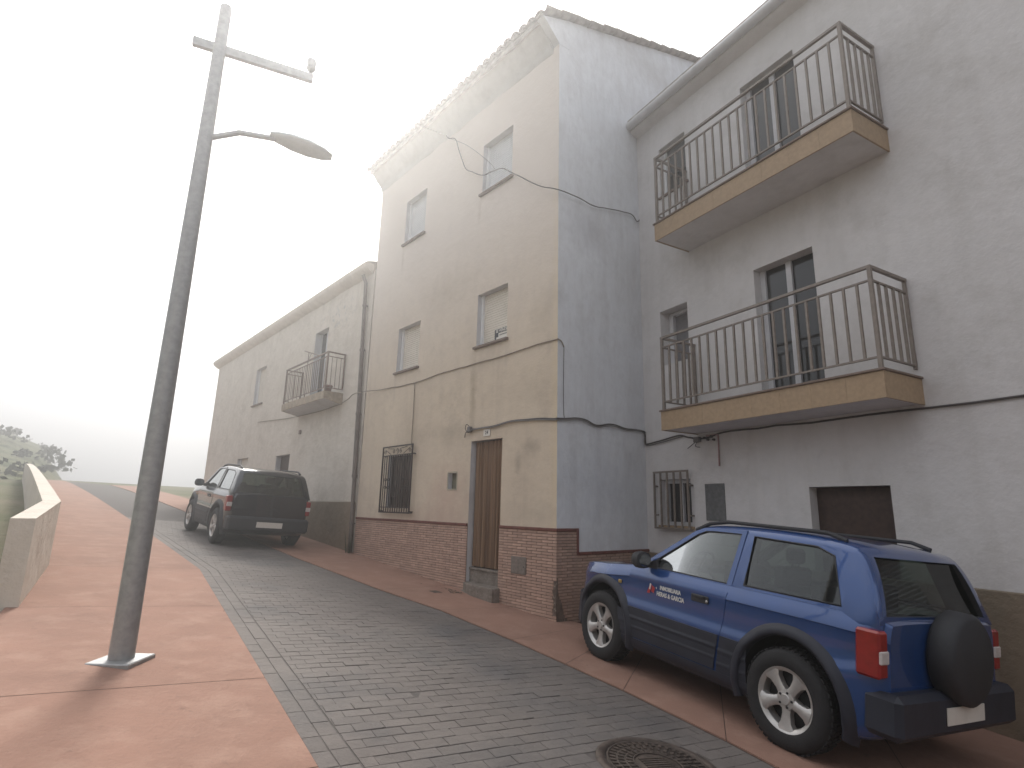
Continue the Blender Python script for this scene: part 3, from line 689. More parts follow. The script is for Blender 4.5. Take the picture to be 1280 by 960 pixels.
# brick skirting
def lg(x, y=0): p = HF @ Vector((x, y, 0)); return gz(p.x, p.y)
bw, bh, jb = 0.205, 0.0315, 0.0100
MB().box(-6.2, -2.08, -0.007, -0.001, -0.2, 1.30).box(-1.24, 0.007, -0.007, -0.001, -0.2, 1.30).box(0.001, 0.007, -0.001, 0.42, -0.3, 1.30).box(0.001, 0.007, 0.42, 2.16, -0.3, 0.965).build('mortar_bed', M_mortar, house)
bricks = []       # (matrix, length, z, distance)
def damage_limit(side, z):    # chipped corner: how far from the corner the slips are missing
    nz = noise.noise(Vector((z * 13, 1 + side, 0)))
    if side == 0: return 0.045 + 0.03 * nz if 0.18 < z < 0.64 else 0.0
    a_ = 0.03 + 0.02 * nz if 0.30 < z < 0.66 else 0.0
    return max(a_, 0.21 - 0.42 * (z - 0.06) + 0.02 * nz) if z < 0.50 else a_
Camp = Vector((0, 0, 1.6))
def brick_run(a0, a1, ztop, side):
    for j in range(int((ztop + 0.15) / (bh + jb))):
        z1 = ztop - j * (bh + jb) - 0.002; z0 = z1 - bh
        s_ = a0 - (0.5 * (bw + jb) if j % 2 else 0.0)
        while s_ < a1:
            e0, e1 = max(s_, a0), min(s_ + bw, a1); s_ += bw + jb
            dm = damage_limit(side, (z0 + z1) / 2)
            if side == 0 and dm: e1 = min(e1, -dm)
            if side == 1 and dm: e0 = max(e0, dm)
            if e1 - e0 < 0.015: continue
            m_ = (e0 + e1) / 2
            if z1 < (lg(m_) if side == 0 else lg(0, m_)) - 0.01: continue
            wp = HF @ (Vector((m_, 0, z0)) if side == 0 else Vector((0, m_, z0)))
            bricks.append((side, e0, e1, z0, z1, (wp - Camp).length))
brick_run(-6.2, -2.082, 1.298, 0); brick_run(-1.238, 0.017, 1.298, 0); brick_run(0.0, 0.42, 1.298, 1); brick_run(0.42, 2.155, 0.962, 1)
bricks.sort(key=lambda t: t[5])
rb = random.Random(3); cache = {}; stf = MB()
def brick_mb(side, ln):
    b = MB(); t = 0.011
    if side == 0: b.box(-ln / 2, ln / 2, -0.006 - t, -0.006, 0, bh)
    else: b.box(0.006, 0.006 + t, -ln / 2, ln / 2, 0, bh)
    return b
for n_, (side, e0, e1, z0, z1, d_) in enumerate(bricks):
    ln = round(e1 - e0, 3); m_ = (e0 + e1) / 2; o_ = rb.gauss(0, 0.0012)
    M_ = Matrix.Translation((m_, -o_, z0) if side == 0 else (o_, m_, z0))
    if n_ < 300:
        if (side, ln) not in cache: cache[side, ln] = brick_mb(side, ln).mesh('brick', M_brick)
        link('brick', cache[side, ln], house, M_)
    else:
        q = brick_mb(side, ln); stf.add([M_ @ Vector(v) for v in q.v], q.f)
tag(stf.build('brick_field', M_brick2, house, fix=False), kind='stuff')
# dado cap of narrow dark red tiles
def cap_run(p, q, side):
    n = max(1, round(abs(q - p) / 0.31))
    for k in range(n):
        a, c = p + (q - p) * k / n + 0.0015, p + (q - p) * (k + 1) / n - 0.0015
        if side == 0: MB().cbox(a, c, -0.034, 0.0, 1.30, 1.345, 0.006).build('cap_tile', M_cap, house)
        else: MB().cbox(0.0, 0.034, a, c, *((1.30, 1.345) if side == 1 else (0.965, 1.01)), 0.006).build('cap_tile', M_cap, house)
cap_run(-6.2, -2.085, 0); cap_run(-1.235, 0.034, 0); cap_run(0.002, 0.40, 1); cap_run(0.445, 2.155, 2)
MB().cbox(0.0, 0.032, 0.402, 0.443, 0.965, 1.345, 0.006).build('cap_tile', M_cap, house)
# broken corner: rough patch of mortar
b = MB()
def ptc(u, v):
    z = 0.02 + 0.62 * v; wd = max(0.035, 0.235 - 0.42 * z); y = wd * u
    return (0.008 + 0.018 * noise.noise(Vector((y * 14, z * 14, 1))) * (1 if 0.1 < u < 0.95 else 0) - 0.004 * u, y - 0.004, z)
b.grid(ptc, 10, 22, 0, False); b.build('corner_repair', M_patch, house, fix=False)
b = MB(); b.grid(lambda u, v: (-0.065 * u * (1 - abs(v - .5)) + 0.008, -0.010 - 0.008 * noise.noise(Vector((u * 3, v * 9, 4))), 0.2 + 0.44 * v), 4, 16, 0, False)
b.build('corner_repair', M_patch, house, fix=False)
# meter cover in bricks
mc = MB().cbox(-0.93, -0.60, -0.030, -0.002, 0.655, 0.905, 0.004).build('meter_cover', M_meter, house)
MB().box(-0.915, -0.765, -0.033, -0.030, 0.67, 0.89).box(-0.755, -0.615, -0.033, -0.030, 0.67, 0.89).build('cover_leaf', M_meter, mc)
MB().cbox(-0.645, -0.63, -0.040, -0.033, 0.755, 0.775, 0.003).build('lock', M_ink, mc)

# ------------------------------------------------------------------ LEFT HOUSE
LF = HF @ Matrix.Translation((-6.26, 0, 0))
lh = empty('white_house', LF, 'low white house with a brown rendered base and one balcony, left of the tall house', 'house')
# local x = 6.26 - u
LD = (-3.45, -2.55, 4.42, 6.40, 0.22)
wall_mesh(-14.0, -0.02, -0.2, 7.3, 0.3, [LD, (-8.6, -7.6, 4.9, 6.2, 0.15), (-5.6, -4.5, 0.7, 3.0, 0.2), (-9.6, -8.4, 1.9, 3.1, 0.15)], seed=9).build('front_wall', [M_left, M_reveal, M_left], lh, fix=False, sharp=35)
b = MB(); b.box(-14.0, -13.8, 0.3, 8, -0.2, 7.3).box(-13.8, -0.02, 7.8, 8, -0.2, 7.3); b.build('rear_wall', M_left, lh)
# skirting of rough render
b = MB(); b.grid(lambda u, v: (-14 + 13.96 * u, -0.025 - 0.012 * noise.noise(Vector((u * 40, v * 5, 0))), 0.3 + 1.36 * v), 120, 12); b.quad((-14, -0.025, 1.66), (-0.04, -0.025, 1.66), (-0.04, 0.002, 1.675), (-14, 0.002, 1.675)); b.quad((-0.04, -0.025, 0.3), (-0.04, 0.0, 0.3), (-0.04, 0.0, 1.66), (-0.04, -0.025, 1.66))
b.build('skirting', M_dadoL, lh, fix=False)
b = MB(); prof = [(0.05, 7.20), (-0.04, 7.22), (-0.12, 7.27), (-0.20, 7.33), (-0.235, 7.40), (-0.22, 7.47), (-0.14, 7.5), (0.05, 7.55)]
n = len(prof); vs = []
for i in range(61):
    x = -14.2 + 14.1 * i / 60
    for (y, z) in prof: vs.append((x, y + 0.012 * noise.noise(Vector((x * 1.5, z, 0))), z + 0.012 * noise.noise(Vector((x, z, 5)))))
b.add(vs, [(i * n + j, i * n + (j + 1) % n, (i + 1) * n + (j + 1) % n, (i + 1) * n + j) for i in range(60) for j in range(n)], 0, True); b.add(vs[-n:] + vs[:n], [tuple(range(n)), tuple(range(n, 2 * n))])
b.build('cornice', M_left, lh, sharp=50)
b = MB(); b.prism([(-0.22, 7.47), (4.0, 8.75), (8.2, 7.5), (8.2, 7.3), (0.0, 7.3), (0.0, 7.45)], 'x', -14.2, -0.1); lr = b.build('roof', M_tile, lh)
for i in range(68):
    link('tile', me_tc, lr, Matrix.Translation((-14.1 + i * 0.205, -0.20, 7.46)) @ Matrix.Rotation(0.29, 4, 'X') @ Matrix.Diagonal((1.25, 1, 0.5, 1)))
# openings
dd = MB().box(LD[0] + 0.002, LD[1] - 0.002, 0.19, 0.24, 4.43, 6.39).build('balcony_door', M_glassd, lh)
for (a, c) in ((LD[0] + .003, LD[0] + .07), (LD[1] - .07, LD[1] - .003), (-3.03, -2.97)): MB().box(a, c, 0.16, 0.188, 4.44, 6.38).build('frame', M_gutter, dd)
shutter_window(lh, -8.6, -7.6, 4.9, 6.2, 0.13, M_shut); shutter_window(lh, -9.6, -8.4, 1.9, 3.1, 0.13, M_shut)
fd = MB().box(-5.598, -4.502, 0.15, 0.2, 0.7, 2.998).build('front_door', M_wood, lh); MB().tube([(-4.65, 0.11, 1.85), (-4.65, 0.11, 2.0)], 0.012).build('handle', M_white, fd)
MB().cbox(-3.92, -3.78, -0.03, 0.0, 3.52, 3.64, 0.005).build('vent_plate', M_sill, lh)

def balcony(parent, x0, x1, d, zt, zb, rt, spacing, mrail, mfas, munder, bar=0.0125, taper=0.0, tile=0.38, sideR=True, second=0.14, bot=0.15, lip=True):
    sl_ = MB(); sl_.prism([(-d + 0.02, zt - 0.012), (0.0, zt - 0.012), (0.0, zb - taper), (-d + 0.02, zb)], 'x', x0 + 0.02, x1 - 0.02)
    bo = sl_.build('balcony', munder, parent)
    n = max(1, round((x1 - x0) / tile))
    for k in range(n):
        a, c = x0 + (x1 - x0) * k / n + 0.001, x0 + (x1 - x0) * (k + 1) / n - 0.001
        MB().box(a, c, -d, -d + 0.019, zb - 0.012, zt - 0.013).build('fascia_tile', mfas, bo)
    for xs_ in ((x0, x0 + 0.019), (x1 - 0.019, x1)):
        MB().prism([(-d + 0.02, zt - 0.013), (-0.001, zt - 0.013), (-0.001, zb - 0.012 - taper), (-d + 0.02, zb - 0.012)], 'x', *xs_).build('fascia_tile', mfas, bo)
    if lip: MB().cbox(x0 - 0.02, x1 + 0.02, -d - 0.022, -0.001, zt - 0.012, zt + 0.014, 0.005).build('floor_edge', M_sill, bo)
    e_ = 0.035; xa, xb, yf = x0 + e_, x1 - e_, -d + e_
    def rail(z, h=0.012, w_=0.017, nm='rail'):
        MB().box(xa - w_, xb + w_, yf - w_, yf + w_, z - h, z + h).build(nm, mrail, bo)
        for x in (xa, xb): MB().box(x - w_, x + w_, yf + w_, -0.001, z - h, z + h).build(nm, mrail, bo)
    rail(rt, 0.016, 0.02, 'handrail'); rail(rt - second, 0.010, 0.012); rail(zt + bot, 0.010, 0.012)
    for (x, y) in ((xa, yf), (xb, yf)): MB().box(x - 0.019, x + 0.019, y - 0.019, y + 0.019, zt + 0.014, rt - 0.016).build('post', mrail, bo)
    for x in (xa, xb): MB().box(x - 0.016, x + 0.016, -0.04, -0.008, zt + 0.1, rt - 0.016).build('post', mrail, bo)
    bm_ = MB().box(-bar, bar, -bar, bar, zt + bot + 0.01, rt - second - 0.01).mesh('baluster', mrail)
    n = round((xb - xa) / spacing)
    for k in range(1, n): link('baluster', bm_, bo, Matrix.Translation((xa + (xb - xa) * k / n, yf, 0)))
    n = round((d) / spacing)
    for k in range(1, n):
        for x in (xa, xb): link('baluster', bm_, bo, Matrix.Translation((x, yf + (0 - yf) * k / n, 0)))
    return bo
balcony(lh, -4.15, -1.24, 0.5, 4.35, 4.16, 5.34, 0.12, M_railL, M_fasciaL, M_reveal, bar=0.006, taper=0.1, tile=0.5, second=0.11, bot=0.08, lip=False)

# downpipe between the two houses (leans a little)
dpp = empty('downpipe', LF, 'old brown rainwater downpipe running down between the white house and the tall house', 'pipe')
def pz(z): return (6.26 - (6.26 + 0.33 * (z - 0.6) / 6.7))
b = MB(); b.tube([(pz(7.25), -0.17, 7.2), (pz(7.1), -0.08, 7.0), (pz(5.2), -0.075, 5.2)], 0.045, 10).build('pipe_section', M_pipe, dpp)
MB().tube([(pz(5.3), -0.075, 5.3), (pz(3.6), -0.07, 3.6)], 0.05, 10).build('pipe_section', M_pipe, dpp)
MB().tube([(pz(3.75), -0.07, 3.75), (pz(2.2), -0.07, 2.2)], 0.055, 10).build('pipe_section', M_pipe, dpp)
MB().tube([(pz(2.3), -0.07, 2.3), (pz(0.6), -0.075, 0.6)], 0.045, 10).build('pipe_section', M_pipe, dpp)
for z in (6.4, 5.25, 3.68, 2.25, 1.2): MB().tube([(pz(z), -0.073, z - 0.02), (pz(z), -0.073, z + 0.02)], 0.062, 10).box(pz(z) - 0.02, pz(z) + 0.02, -0.03, 0.01, z - 0.012, z + 0.012).build('bracket', M_pipe, dpp)

# things on the left balcony
def mw(M, x, y, z): return M @ Matrix.Translation((x, y, z))
po = empty('flower_pot', mw(LF, -1.55, -0.28, 4.352), 'small terracotta flower pot on the floor of the left balcony', 'flower pot')
MB().lathe([(0.0, 0.0), (0.075, 0.0), (0.10, 0.15), (0.112, 0.15), (0.112, 0.19), (0.095, 0.19), (0.085, 0.16), (0.0, 0.16)], 16, RX).build('pot', M_pot, po)
cr_ = empty('drying_rail', mw(LF, -2.6, -0.47, 4.352), 'thin metal drying rail on a post standing behind the left balcony railing', 'clothes rail')
MB().tube([(-0.50, 0.08, 1.38), (0.38, 0.12, 1.10)], 0.016, 6).build('rail', M_railL, cr_)
MB().tube([(-0.22, 0.09, 0.0), (-0.22, 0.09, 1.29)], 0.012, 6).build('post', M_railL, cr_)
MB().tube([(-0.22, 0.09, 1.05), (-0.05, 0.1, 1.24)], 0.008, 5).build('brace', M_railL, cr_)

# weeds by the pipe foot
wd = empty('weed', mw(LF, 0.03, -0.14, lg(-6.2)), 'dry weed growing at the foot of the downpipe', 'plant')
b = MB(); rw = random.Random(5)
for k in range(22):
    a = rw.random() * 6.28; l_ = 0.12 + rw.random() * 0.38; bx, by = 0.05 * math.cos(a), 0.04 * math.sin(a); tx, ty = bx + 0.12 * math.cos(a) * l_ * 3 * .5, by + 0.10 * math.sin(a) * l_
    b.tube([(bx, by, 0), ((bx + tx) / 2, (by + ty) / 2, l_ * 0.6), (tx, ty, l_)], [0.004, 0.003, 0.001], 3)
    for q in range(4):
        f_ = 0.3 + 0.18 * q; x, y, z = bx + (tx - bx) * f_, by + (ty - by) * f_, l_ * f_; an = rw.random() * 6.28; s_ = 0.035
        b.add([(x, y, z), (x + s_ * math.cos(an), y + s_ * math.sin(an), z + 0.012), (x + 1.7 * s_ * math.cos(an + .35), y + 1.7 * s_ * math.sin(an + .35), z + 0.02)], [(0, 1, 2)])
b.build('leaves', M_leaf, wd, fix=False)

# ------------------------------------------------------------------ RIGHT HOUSE
RF = frame(Q0.x, Q0.y, 0, -61.0)
rh = empty('balcony_house', RF, 'pale grey three storey house with two brown railed balconies on the right', 'house')
U1 = (0.58, 1.20, 7.12, 8.08, 0.16); U2 = (0.46, 1.08, 4.02, 4.98, 0.28); G1 = (0.36, 0.98, 1.40, 2.12, 0.14)
BD1 = (2.35, 3.25, 6.15, 8.1, 0.2); BD2 = (2.35, 3.25, 3.1, 5.05, 0.2); GD = (2.9, 3.85, -0.7, 1.95, 0.2); MX = (1.27, 1.62, 1.52, 2.03, 0.03)
wall_mesh(0.0, 9.0, -1.5, 8.9, 0.3, [U1, U2, G1, BD1, BD2, GD, (5.6, 6.6, 4.0, 5.0, 0.2), (5.6, 6.6, 7.0, 8.0, 0.2), (5.6, 6.6, 0.6, 1.8, 0.2)], seed=20).build('front_wall', [M_right, M_right, M_right], rh, fix=False, sharp=35)
MB().box(8.8, 9.0, 0.3, 8, -1.5, 8.9).box(0.0, 8.8, 7.8, 8, -1.5, 8.9).build('rear_wall', M_right, rh)
b = MB(); b.grid(lambda u, v: (0.02 + 8.97 * u, -0.02 - 0.006 * noise.noise(Vector((u * 30, v * 4, 7))), -1.0 + 1.95 * v), 60, 8); b.quad((0.02, -0.02, 0.95), (8.99, -0.02, 0.95), (8.99, 0.002, 0.962), (0.02, 0.002, 0.962)); b.build('skirting', M_dadoL, rh, fix=False)
gt_ = MB(); gt_.tube([(-0.15, -0.26, 8.80), (9.2, -0.26, 8.80)], 0.075, 14)
gto = gt_.build('gutter', M_gutter, rh)
for k in range(8): MB().tube([(0.3 + k * 1.15, -0.26, 8.80), (0.36 + k * 1.15, -0.26, 8.80)], 0.08, 14).build('joint_collar', M_gutter, gto)
b = MB(); b.prism([(-0.20, 8.72), (0.0, 8.66), (0.05, 8.66), (0.05, 8.95), (-0.22, 8.90)], 'x', 0.02, 9.0); b.build('soffit', M_right, rh)
b = MB(); b.prism([(-0.27, 8.88), (-0.27, 8.93), (4.2, 10.55), (8.2, 9.1), (8.2, 8.9), (0.0, 8.9)], 'x', -0.05, 9.15); rr = b.build('roof', M_tile, rh)
for i in range(45):
    link('tile', me_tc, rr, Matrix.Translation((0.0 + i * 0.205, -0.22, 8.87)) @ Matrix.Rotation(0.345, 4, 'X') @ Matrix.Diagonal((0.9, 1, 0.6, 1)))
# upper window with shutter box
shutter_window(rh, *U1, M_boxg, down=0.62, sill=True, sillp=0.03)
w2 = MB().box(0.47, 0.56, 0.2, 0.27, 4.03, 4.97).box(1.03, 1.075, 0.2, 0.27, 4.03, 4.97).box(0.56, 1.03, 0.2, 0.27, 4.03, 4.08).box(0.56, 1.03, 0.2, 0.27, 4.92, 4.97).build('window', M_gutter, rh)
MB().box(0.465, 1.075, 0.272, 0.28, 4.025, 4.975).build('pane', flat('grey_blind', (0.19, 0.18, 0.185), 0.35, var=0.1), w2)
g1 = MB().box(0.365, 0.42, 0.07, 0.13, 1.405, 2.115).box(0.92, 0.975, 0.07, 0.13, 1.405, 2.115).box(0.42, 0.92, 0.07, 0.13, 1.405, 1.46).box(0.42, 0.92, 0.07, 0.13, 2.06, 2.115).box(0.70, 0.75, 0.07, 0.12, 1.46, 2.06).build('ground_window', M_gutter, rh)
MB().box(0.366, 0.974, 0.131, 0.138, 1.406, 2.114).build('pane', M_glassd, g1)
MB().cbox(0.31, 1.03, -0.05, 0.069, 1.355, 1.402, 0.006).build('sill', M_fascia, g1)
t = 0.014; x0, x1, z0, z1, y = 0.27, 1.02, 1.36, 2.235, -0.09
gq = MB().box(x0, x1, y - t, y + t, z0 - t, z0 + t).box(x0, x1, y - t, y + t, z1 - t, z1 + t)
for (xx, zz) in ((x0, z0 + .2), (x1, z0 + .2), (x0, z1 - .22), (x1, z1 - .22)): gq.box(xx - 0.012, xx + 0.012, y, 0.01, zz - 0.012, zz + 0.012)
fixs = []
for xx in (x0 + 0.07, x1 + 0.03): fixs.append(xx)
for xx in (x0 + t, x1 - t): gq.box(xx - t, xx + t, y - t * .9, y + t * .9, z0 - t * .5, z1 + t * .5)
gq = gq.build('window_grille', M_rail, rh, fix=False)
bm_ = MB().box(-t, t, -t * .8, t * .8, z0 + t, z1 - t).mesh('bar', M_rail)
for xx in fixs: MB().lathe([(0.0, -0.02), (0.018, -0.015), (0.018, 0.0), (0.0, 0.0)], 8, Matrix.Translation((xx, y, z1 - 0.22))).build('fixing', M_rail, gq)
for k in range(1, 5): link('bar', bm_, gq, Matrix.Translation((x0 + t + (x1 - x0 - 2 * t) * k / 5, y, 0)))
mx = MB().cbox(1.27, 1.62, -0.02, 0.005, 1.5, 2.03, 0.004).build('meter_cupboard', M_boxg, rh)
for k in range(3): MB().box(1.29, 1.60, -0.026, -0.0195, 1.925 + k * .03, 1.94 + k * .03).build('vent_slot', M_boxg, mx)
for bd in (BD1, BD2):
    o = MB().box(bd[0] + .002, bd[1] - .002, 0.18, 0.21, bd[2] + .002, bd[3] - .002).build('balcony_door', M_glassd, rh)
    for (a, c) in ((bd[0] + .003, bd[0] + .08), (bd[1] - .08, bd[1] - .003), ((bd[0] + bd[1]) / 2 - .04, (bd[0] + bd[1]) / 2 + .04)): MB().box(a, c, 0.14, 0.179, bd[2] + .004, bd[3] - .004).build('frame', M_gutter, o)
fd = MB().box(2.902, 3.848, 0.15, 0.2, -0.69, 1.948).build('front_door', M_wood, rh); MB().tube([(3.0, 0.11, 0.6), (3.0, 0.11, 0.8)], 0.012).build('handle', M_white, fd)
for z_ in (4.0, 7.0): shutter_window(rh, 5.6, 6.6, z_, z_ + 1, 0.16, M_shutw)
shutter_window(rh, 5.6, 6.6, 0.6, 1.8, 0.16, M_shutw)
balcony(rh, 1.16, 4.3, 0.74, 6.11, 5.83, 7.29, 0.145, M_rail, M_fascia, M_right, second=0.15, bot=0.14)
balcony(rh, 1.16, 4.3, 0.74, 3.07, 2.79, 4.20, 0.145, M_rail, M_fascia, M_right, second=0.15, bot=0.14)

# ------------------------------------------------------------------ cables
def Fw(u, z, off=0.02): p = P0 + dF * u + nF * off; return (p.x, p.y, z)
dS = Vector((0.7547, 0.6561)); nS = Vector((0.6561, -0.7547))
def Sw(s_, z, off=0.02): p = P0 + dS * s_ + nS * off; return (p.x, p.y, z)
def Rw(u, z, off=0.02): p = Q0 + dR * u + nR * off; return (p.x, p.y, z)
def wob(pts, amp=0.012, sub=5):
    P = [Vector(p) for p in pts]; o = []
    for i in range(len(P) - 1):
        p0, p1, p2, p3 = P[max(i - 1, 0)], P[i], P[i + 1], P[min(i + 2, len(P) - 1)]
        for k in range(sub):
            t = k / sub; q = 0.5 * ((2 * p1) + (-p0 + p2) * t + (2 * p0 - 5 * p1 + 4 * p2 - p3) * t * t + (-p0 + 3 * p1 - 3 * p2 + p3) * t ** 3)
            q.z += amp * noise.noise(q * 2.5) ; o.append(q)
    return o + [P[-1]]
def cable(name, pts, r, mat, label, amp=0.02, sub=5): return tag(MB().tube(wob(pts, amp, sub), r, 5).build(name, mat), label, 'cable')
corner_ = tuple((P0 + (nF + nS) * 0.02)) 
cable('facade_cable', [Fw(14, 4.25), Fw(10.6, 4.06, .03), Fw(8.6, 4.03, .03), Fw(7.3, 4.10, .03), Fw(6.6, 4.17, .14), Fw(6.2, 4.17, .14), Fw(5.2, 4.12), Fw(4.07, 4.08), Fw(3.0, 4.11), Fw(1.8, 4.11), Fw(0.6, 4.13), Fw(0.02, 4.13), (corner_[0], corner_[1], 4.13), Sw(0.06, 4.11), Sw(0.12, 4.03)], 0.011, M_cablet, 'thin painted cable sagging across both facades at first floor level')
cable('drop_cable', [Fw(4.08, 4.08), Fw(4.05, 4.0), Fw(4.035, 3.4), Fw(4.02, 2.9, .03), Fw(3.97, 2.75, .05)], 0.010, M_cablet, 'cable dropping from the first floor cable to the barred window', 0.004)
cable('corner_cable', [Sw(0.12, 4.03), Sw(0.11, 3.5), Sw(0.12, 3.0), Sw(0.16, 2.93)], 0.006, M_cableg, 'thin grey cable hanging down the side wall beside the corner', 0.004)
cable('door_cable', [Fw(2.08, 2.96, .03), Fw(1.94, 2.94), Fw(1.4, 2.94), Fw(0.82, 2.97), Fw(0.3, 2.94), Fw(0.02, 2.93), (corner_[0], corner_[1], 2.93), Sw(0.3, 2.96), Sw(0.6, 2.96), Sw(0.85, 2.92), Sw(1.2, 2.97), Sw(1.6, 2.95), Sw(2.08, 2.95), Sw(2.13, 2.9), Sw(2.14, 2.76), Rw(0.06, 2.72), Rw(0.4, 2.76), Rw(0.8, 2.80), Rw(1.0, 2.76), Rw(1.3, 2.72), Rw(1.8, 2.76), Rw(3.0, 2.75), Rw(8.5, 2.75)], 0.013, M_cable, 'black cable running over the door and along the side wall to the balcony house', 0.03, 6)
cable('door_cable', [Fw(2.05, 2.92, .03), Fw(1.9, 2.93, .04), Fw(1.4, 2.925, .04), Fw(0.82, 2.955, .04), Fw(0.3, 2.92, .03), Fw(0.02, 2.91, .03), (corner_[0], corner_[1], 2.91), Sw(0.3, 2.94, .035), Sw(0.6, 2.935, .03), Sw(0.85, 2.9, .03), Sw(1.2, 2.945, .03), Sw(1.6, 2.925, .03), Sw(2.06, 2.93, .03), Sw(2.1, 2.74, .03), Rw(0.1, 2.70), Rw(0.4, 2.73), Rw(0.9, 2.78)], 0.009, M_cableg, 'thinner grey cable strapped under the black cable over the door', 0.03, 6)
cable('conduit', [Rw(1.35, 2.74), Rw(1.54, 2.74), Rw(1.57, 2.7), Rw(1.56, 2.28)], 0.012, M_pink, 'pinkish thin conduit going down the wall under the lower balcony', 0.0)
cable('wall_cable', [Rw(-0.02 + 0.01, z, .012) for z in (2.95, 4.0, 5.0, 5.6, 6.55)], 0.007, M_cableg, 'thin cable standing in the angle between side wall and balcony house', 0.0)
# sagging aerial wire crossing the front, from the eave to the balcony house
cable('sagging_wire', [Fw(3.30, 9.42, .07), Fw(3.2, 9.30, .06), Fw(2.9, 9.10, .10), Fw(2.73, 8.75, .12), Fw(2.42, 8.15, .14), Fw(2.15, 7.93, .15), Fw(1.82, 7.72, .15), Fw(1.6, 7.68, .15), Fw(1.32, 7.62, .15), Fw(1.08, 7.46, .15), Fw(0.65, 7.08, .14), Fw(0.3, 6.82, .12), (corner_[0] - .03, corner_[1] - .03, 6.63), Sw(0.35, 6.66, .06), Sw(0.7, 6.68, .05), Sw(1.1, 6.76, .04), Sw(1.45, 6.84, .04), Sw(1.8, 6.96, .03), Sw(1.95, 6.96, .03), Sw(2.05, 6.88, .03), Sw(2.13, 6.93, .03)], 0.010, M_cable, 'black wavy wire sagging from the eave across the upper windows to the side wall', 0.03, 5)
cable('thin_wire', [Fw(3.2, 9.30, .06), Fw(2.5, 8.75, .07), Fw(1.75, 8.0, .1), Fw(1.5, 7.70, .14)], 0.005, M_cableg, 'thin grey wire slanting past the top right window', 0.0)
# junction boxes
jb_ = empty('junction_box', HF @ Matrix.Translation((-2.10, -0.03, 2.94)), 'small cracked junction box with loose cable ends left of the house number', 'junction box')
MB().cbox(-0.045, 0.045, -0.03, 0.03, -0.045, 0.045, 0.008).build('case', M_cableg, jb_)
MB().tube(wob([(-0.03, -0.02, -0.04), (-0.09, -0.02, -0.06), (-0.11, -0.02, -0.14)], 0), 0.008, 5).tube(wob([(0.02, -0.02, 0.04), (-0.05, -0.03, 0.09), (-0.10, -0.02, 0.02), (-0.02, -0.02, -0.06), (0.06, -0.02, -0.03)], 0), 0.007, 5).build('loose_cable', M_cable, jb_)
j2 = empty('junction_box', RF @ Matrix.Translation((1.18, -0.03, 2.70)), 'cluster of cable connectors on the wall under the lower balcony', 'junction box')
MB().cbox(-0.06, 0.06, -0.03, 0.03, -0.04, 0.04, 0.008).build('case', M_cableg, j2)
b = MB()
for k, (x, z) in enumerate(((0.16, 0.01), (0.22, -0.02), (0.29, 0.02), (0.33, -0.03))): b.lathe([(0, -0.04), (0.018, -0.035), (0.02, 0.0), (0, 0.0)], 8, Matrix.Translation((x, 0, z)))
b.tube(wob([(-0.03, 0, -0.03), (-0.1, -0.02, -0.08), (-0.2, 0, -0.12)], 0), 0.006, 5).tube(wob([(0.0, 0, -0.03), (-0.02, -0.02, -0.1), (0.05, 0, -0.12)], 0), 0.006, 5)
b.build('connector', M_cable, j2)

# ------------------------------------------------------------------ lamp post at the upper left
lp = empty('street_lamp', frame(-3.0, 4.75, gz(-3.0, 4.75) - 0.05, 0), 'grey street lamp on a post at the upper left edge', 'street lamp')
def Lp(x, y, z): return (x + 3.0, y - 4.75, z - gz(-3.0, 4.75) + 0.05)
MB().tube([(0, 0, 0), (0, 0, 3), (0, 0, 6.5 - 0.3)], [0.09, 0.075, 0.055], 12).build('pole', M_pole, lp)
MB().cbox(-0.17, 0.17, -0.17, 0.17, 0.02, 0.075, 0.008).build('base_plate', M_pole, lp)
MB().tube([Lp(-3.0, 4.75, 5.0), Lp(-2.75, 4.87, 5.16), Lp(-2.45, 5.01, 5.20)], 0.028, 8).build('arm', M_pole, lp)
b = MB()   # luminaire: tapered rounded shell
ctr0, ctr1 = Vector(Lp(-2.50, 4.98, 5.22)), Vector(Lp(-1.95, 5.24, 5.16))
ax_ = (ctr1 - ctr0).normalized(); sd_ = ax_.cross(Vector((0, 0, 1))).normalized(); up_ = sd_.cross(ax_)
secs = [(0, .05, .03), (.12, .09, .05), (.35, .13, .065), (.6, .14, .06), (.85, .11, .045), (1.0, .05, .02)]
vs = []; n = 14
for (t_, a_, h_) in secs:
    for k in range(n):
        an = 2 * math.pi * k / n; sgn = 1.0 if math.sin(an) > 0 else 0.55
        vs.append(ctr0 + (ctr1 - ctr0) * t_ + sd_ * a_ * math.cos(an) + up_ * h_ * sgn * math.sin(an))
b.add(vs, [(i * n + k, i * n + (k + 1) % n, (i + 1) * n + (k + 1) % n, (i + 1) * n + k) for i in range(len(secs) - 1) for k in range(n)] + [tuple(range(n)), tuple(range((len(secs) - 1) * n, len(secs) * n))], 0, True)
b.build('lamp_head', M_lamp, lp, sharp=60)
ca, cb = Vector(Lp(-3.22, 4.66, 6.02)), Vector(Lp(-2.20, 5.13, 6.02))
b = MB(); dx = (cb - ca).normalized(); sdv = dx.cross(Vector((0, 0, 1))).normalized(); upv = sdv.cross(dx)
b.add([p + sdv * s_ * 0.025 + upv * t_ * 0.045 for p in (ca, cb) for s_, t_ in ((-1, -1), (1, -1), (1, 1), (-1, 1))], [(0, 1, 2, 3), (4, 5, 6, 7), (0, 1, 5, 4), (1, 2, 6, 5), (2, 3, 7, 6), (3, 0, 4, 7)])
b.build('crossarm', M_pole, lp)
b = MB(); q = cb - dx * 0.03 + Vector((0, 0, 0.03)); Mq = Matrix.Translation(q) @ RX
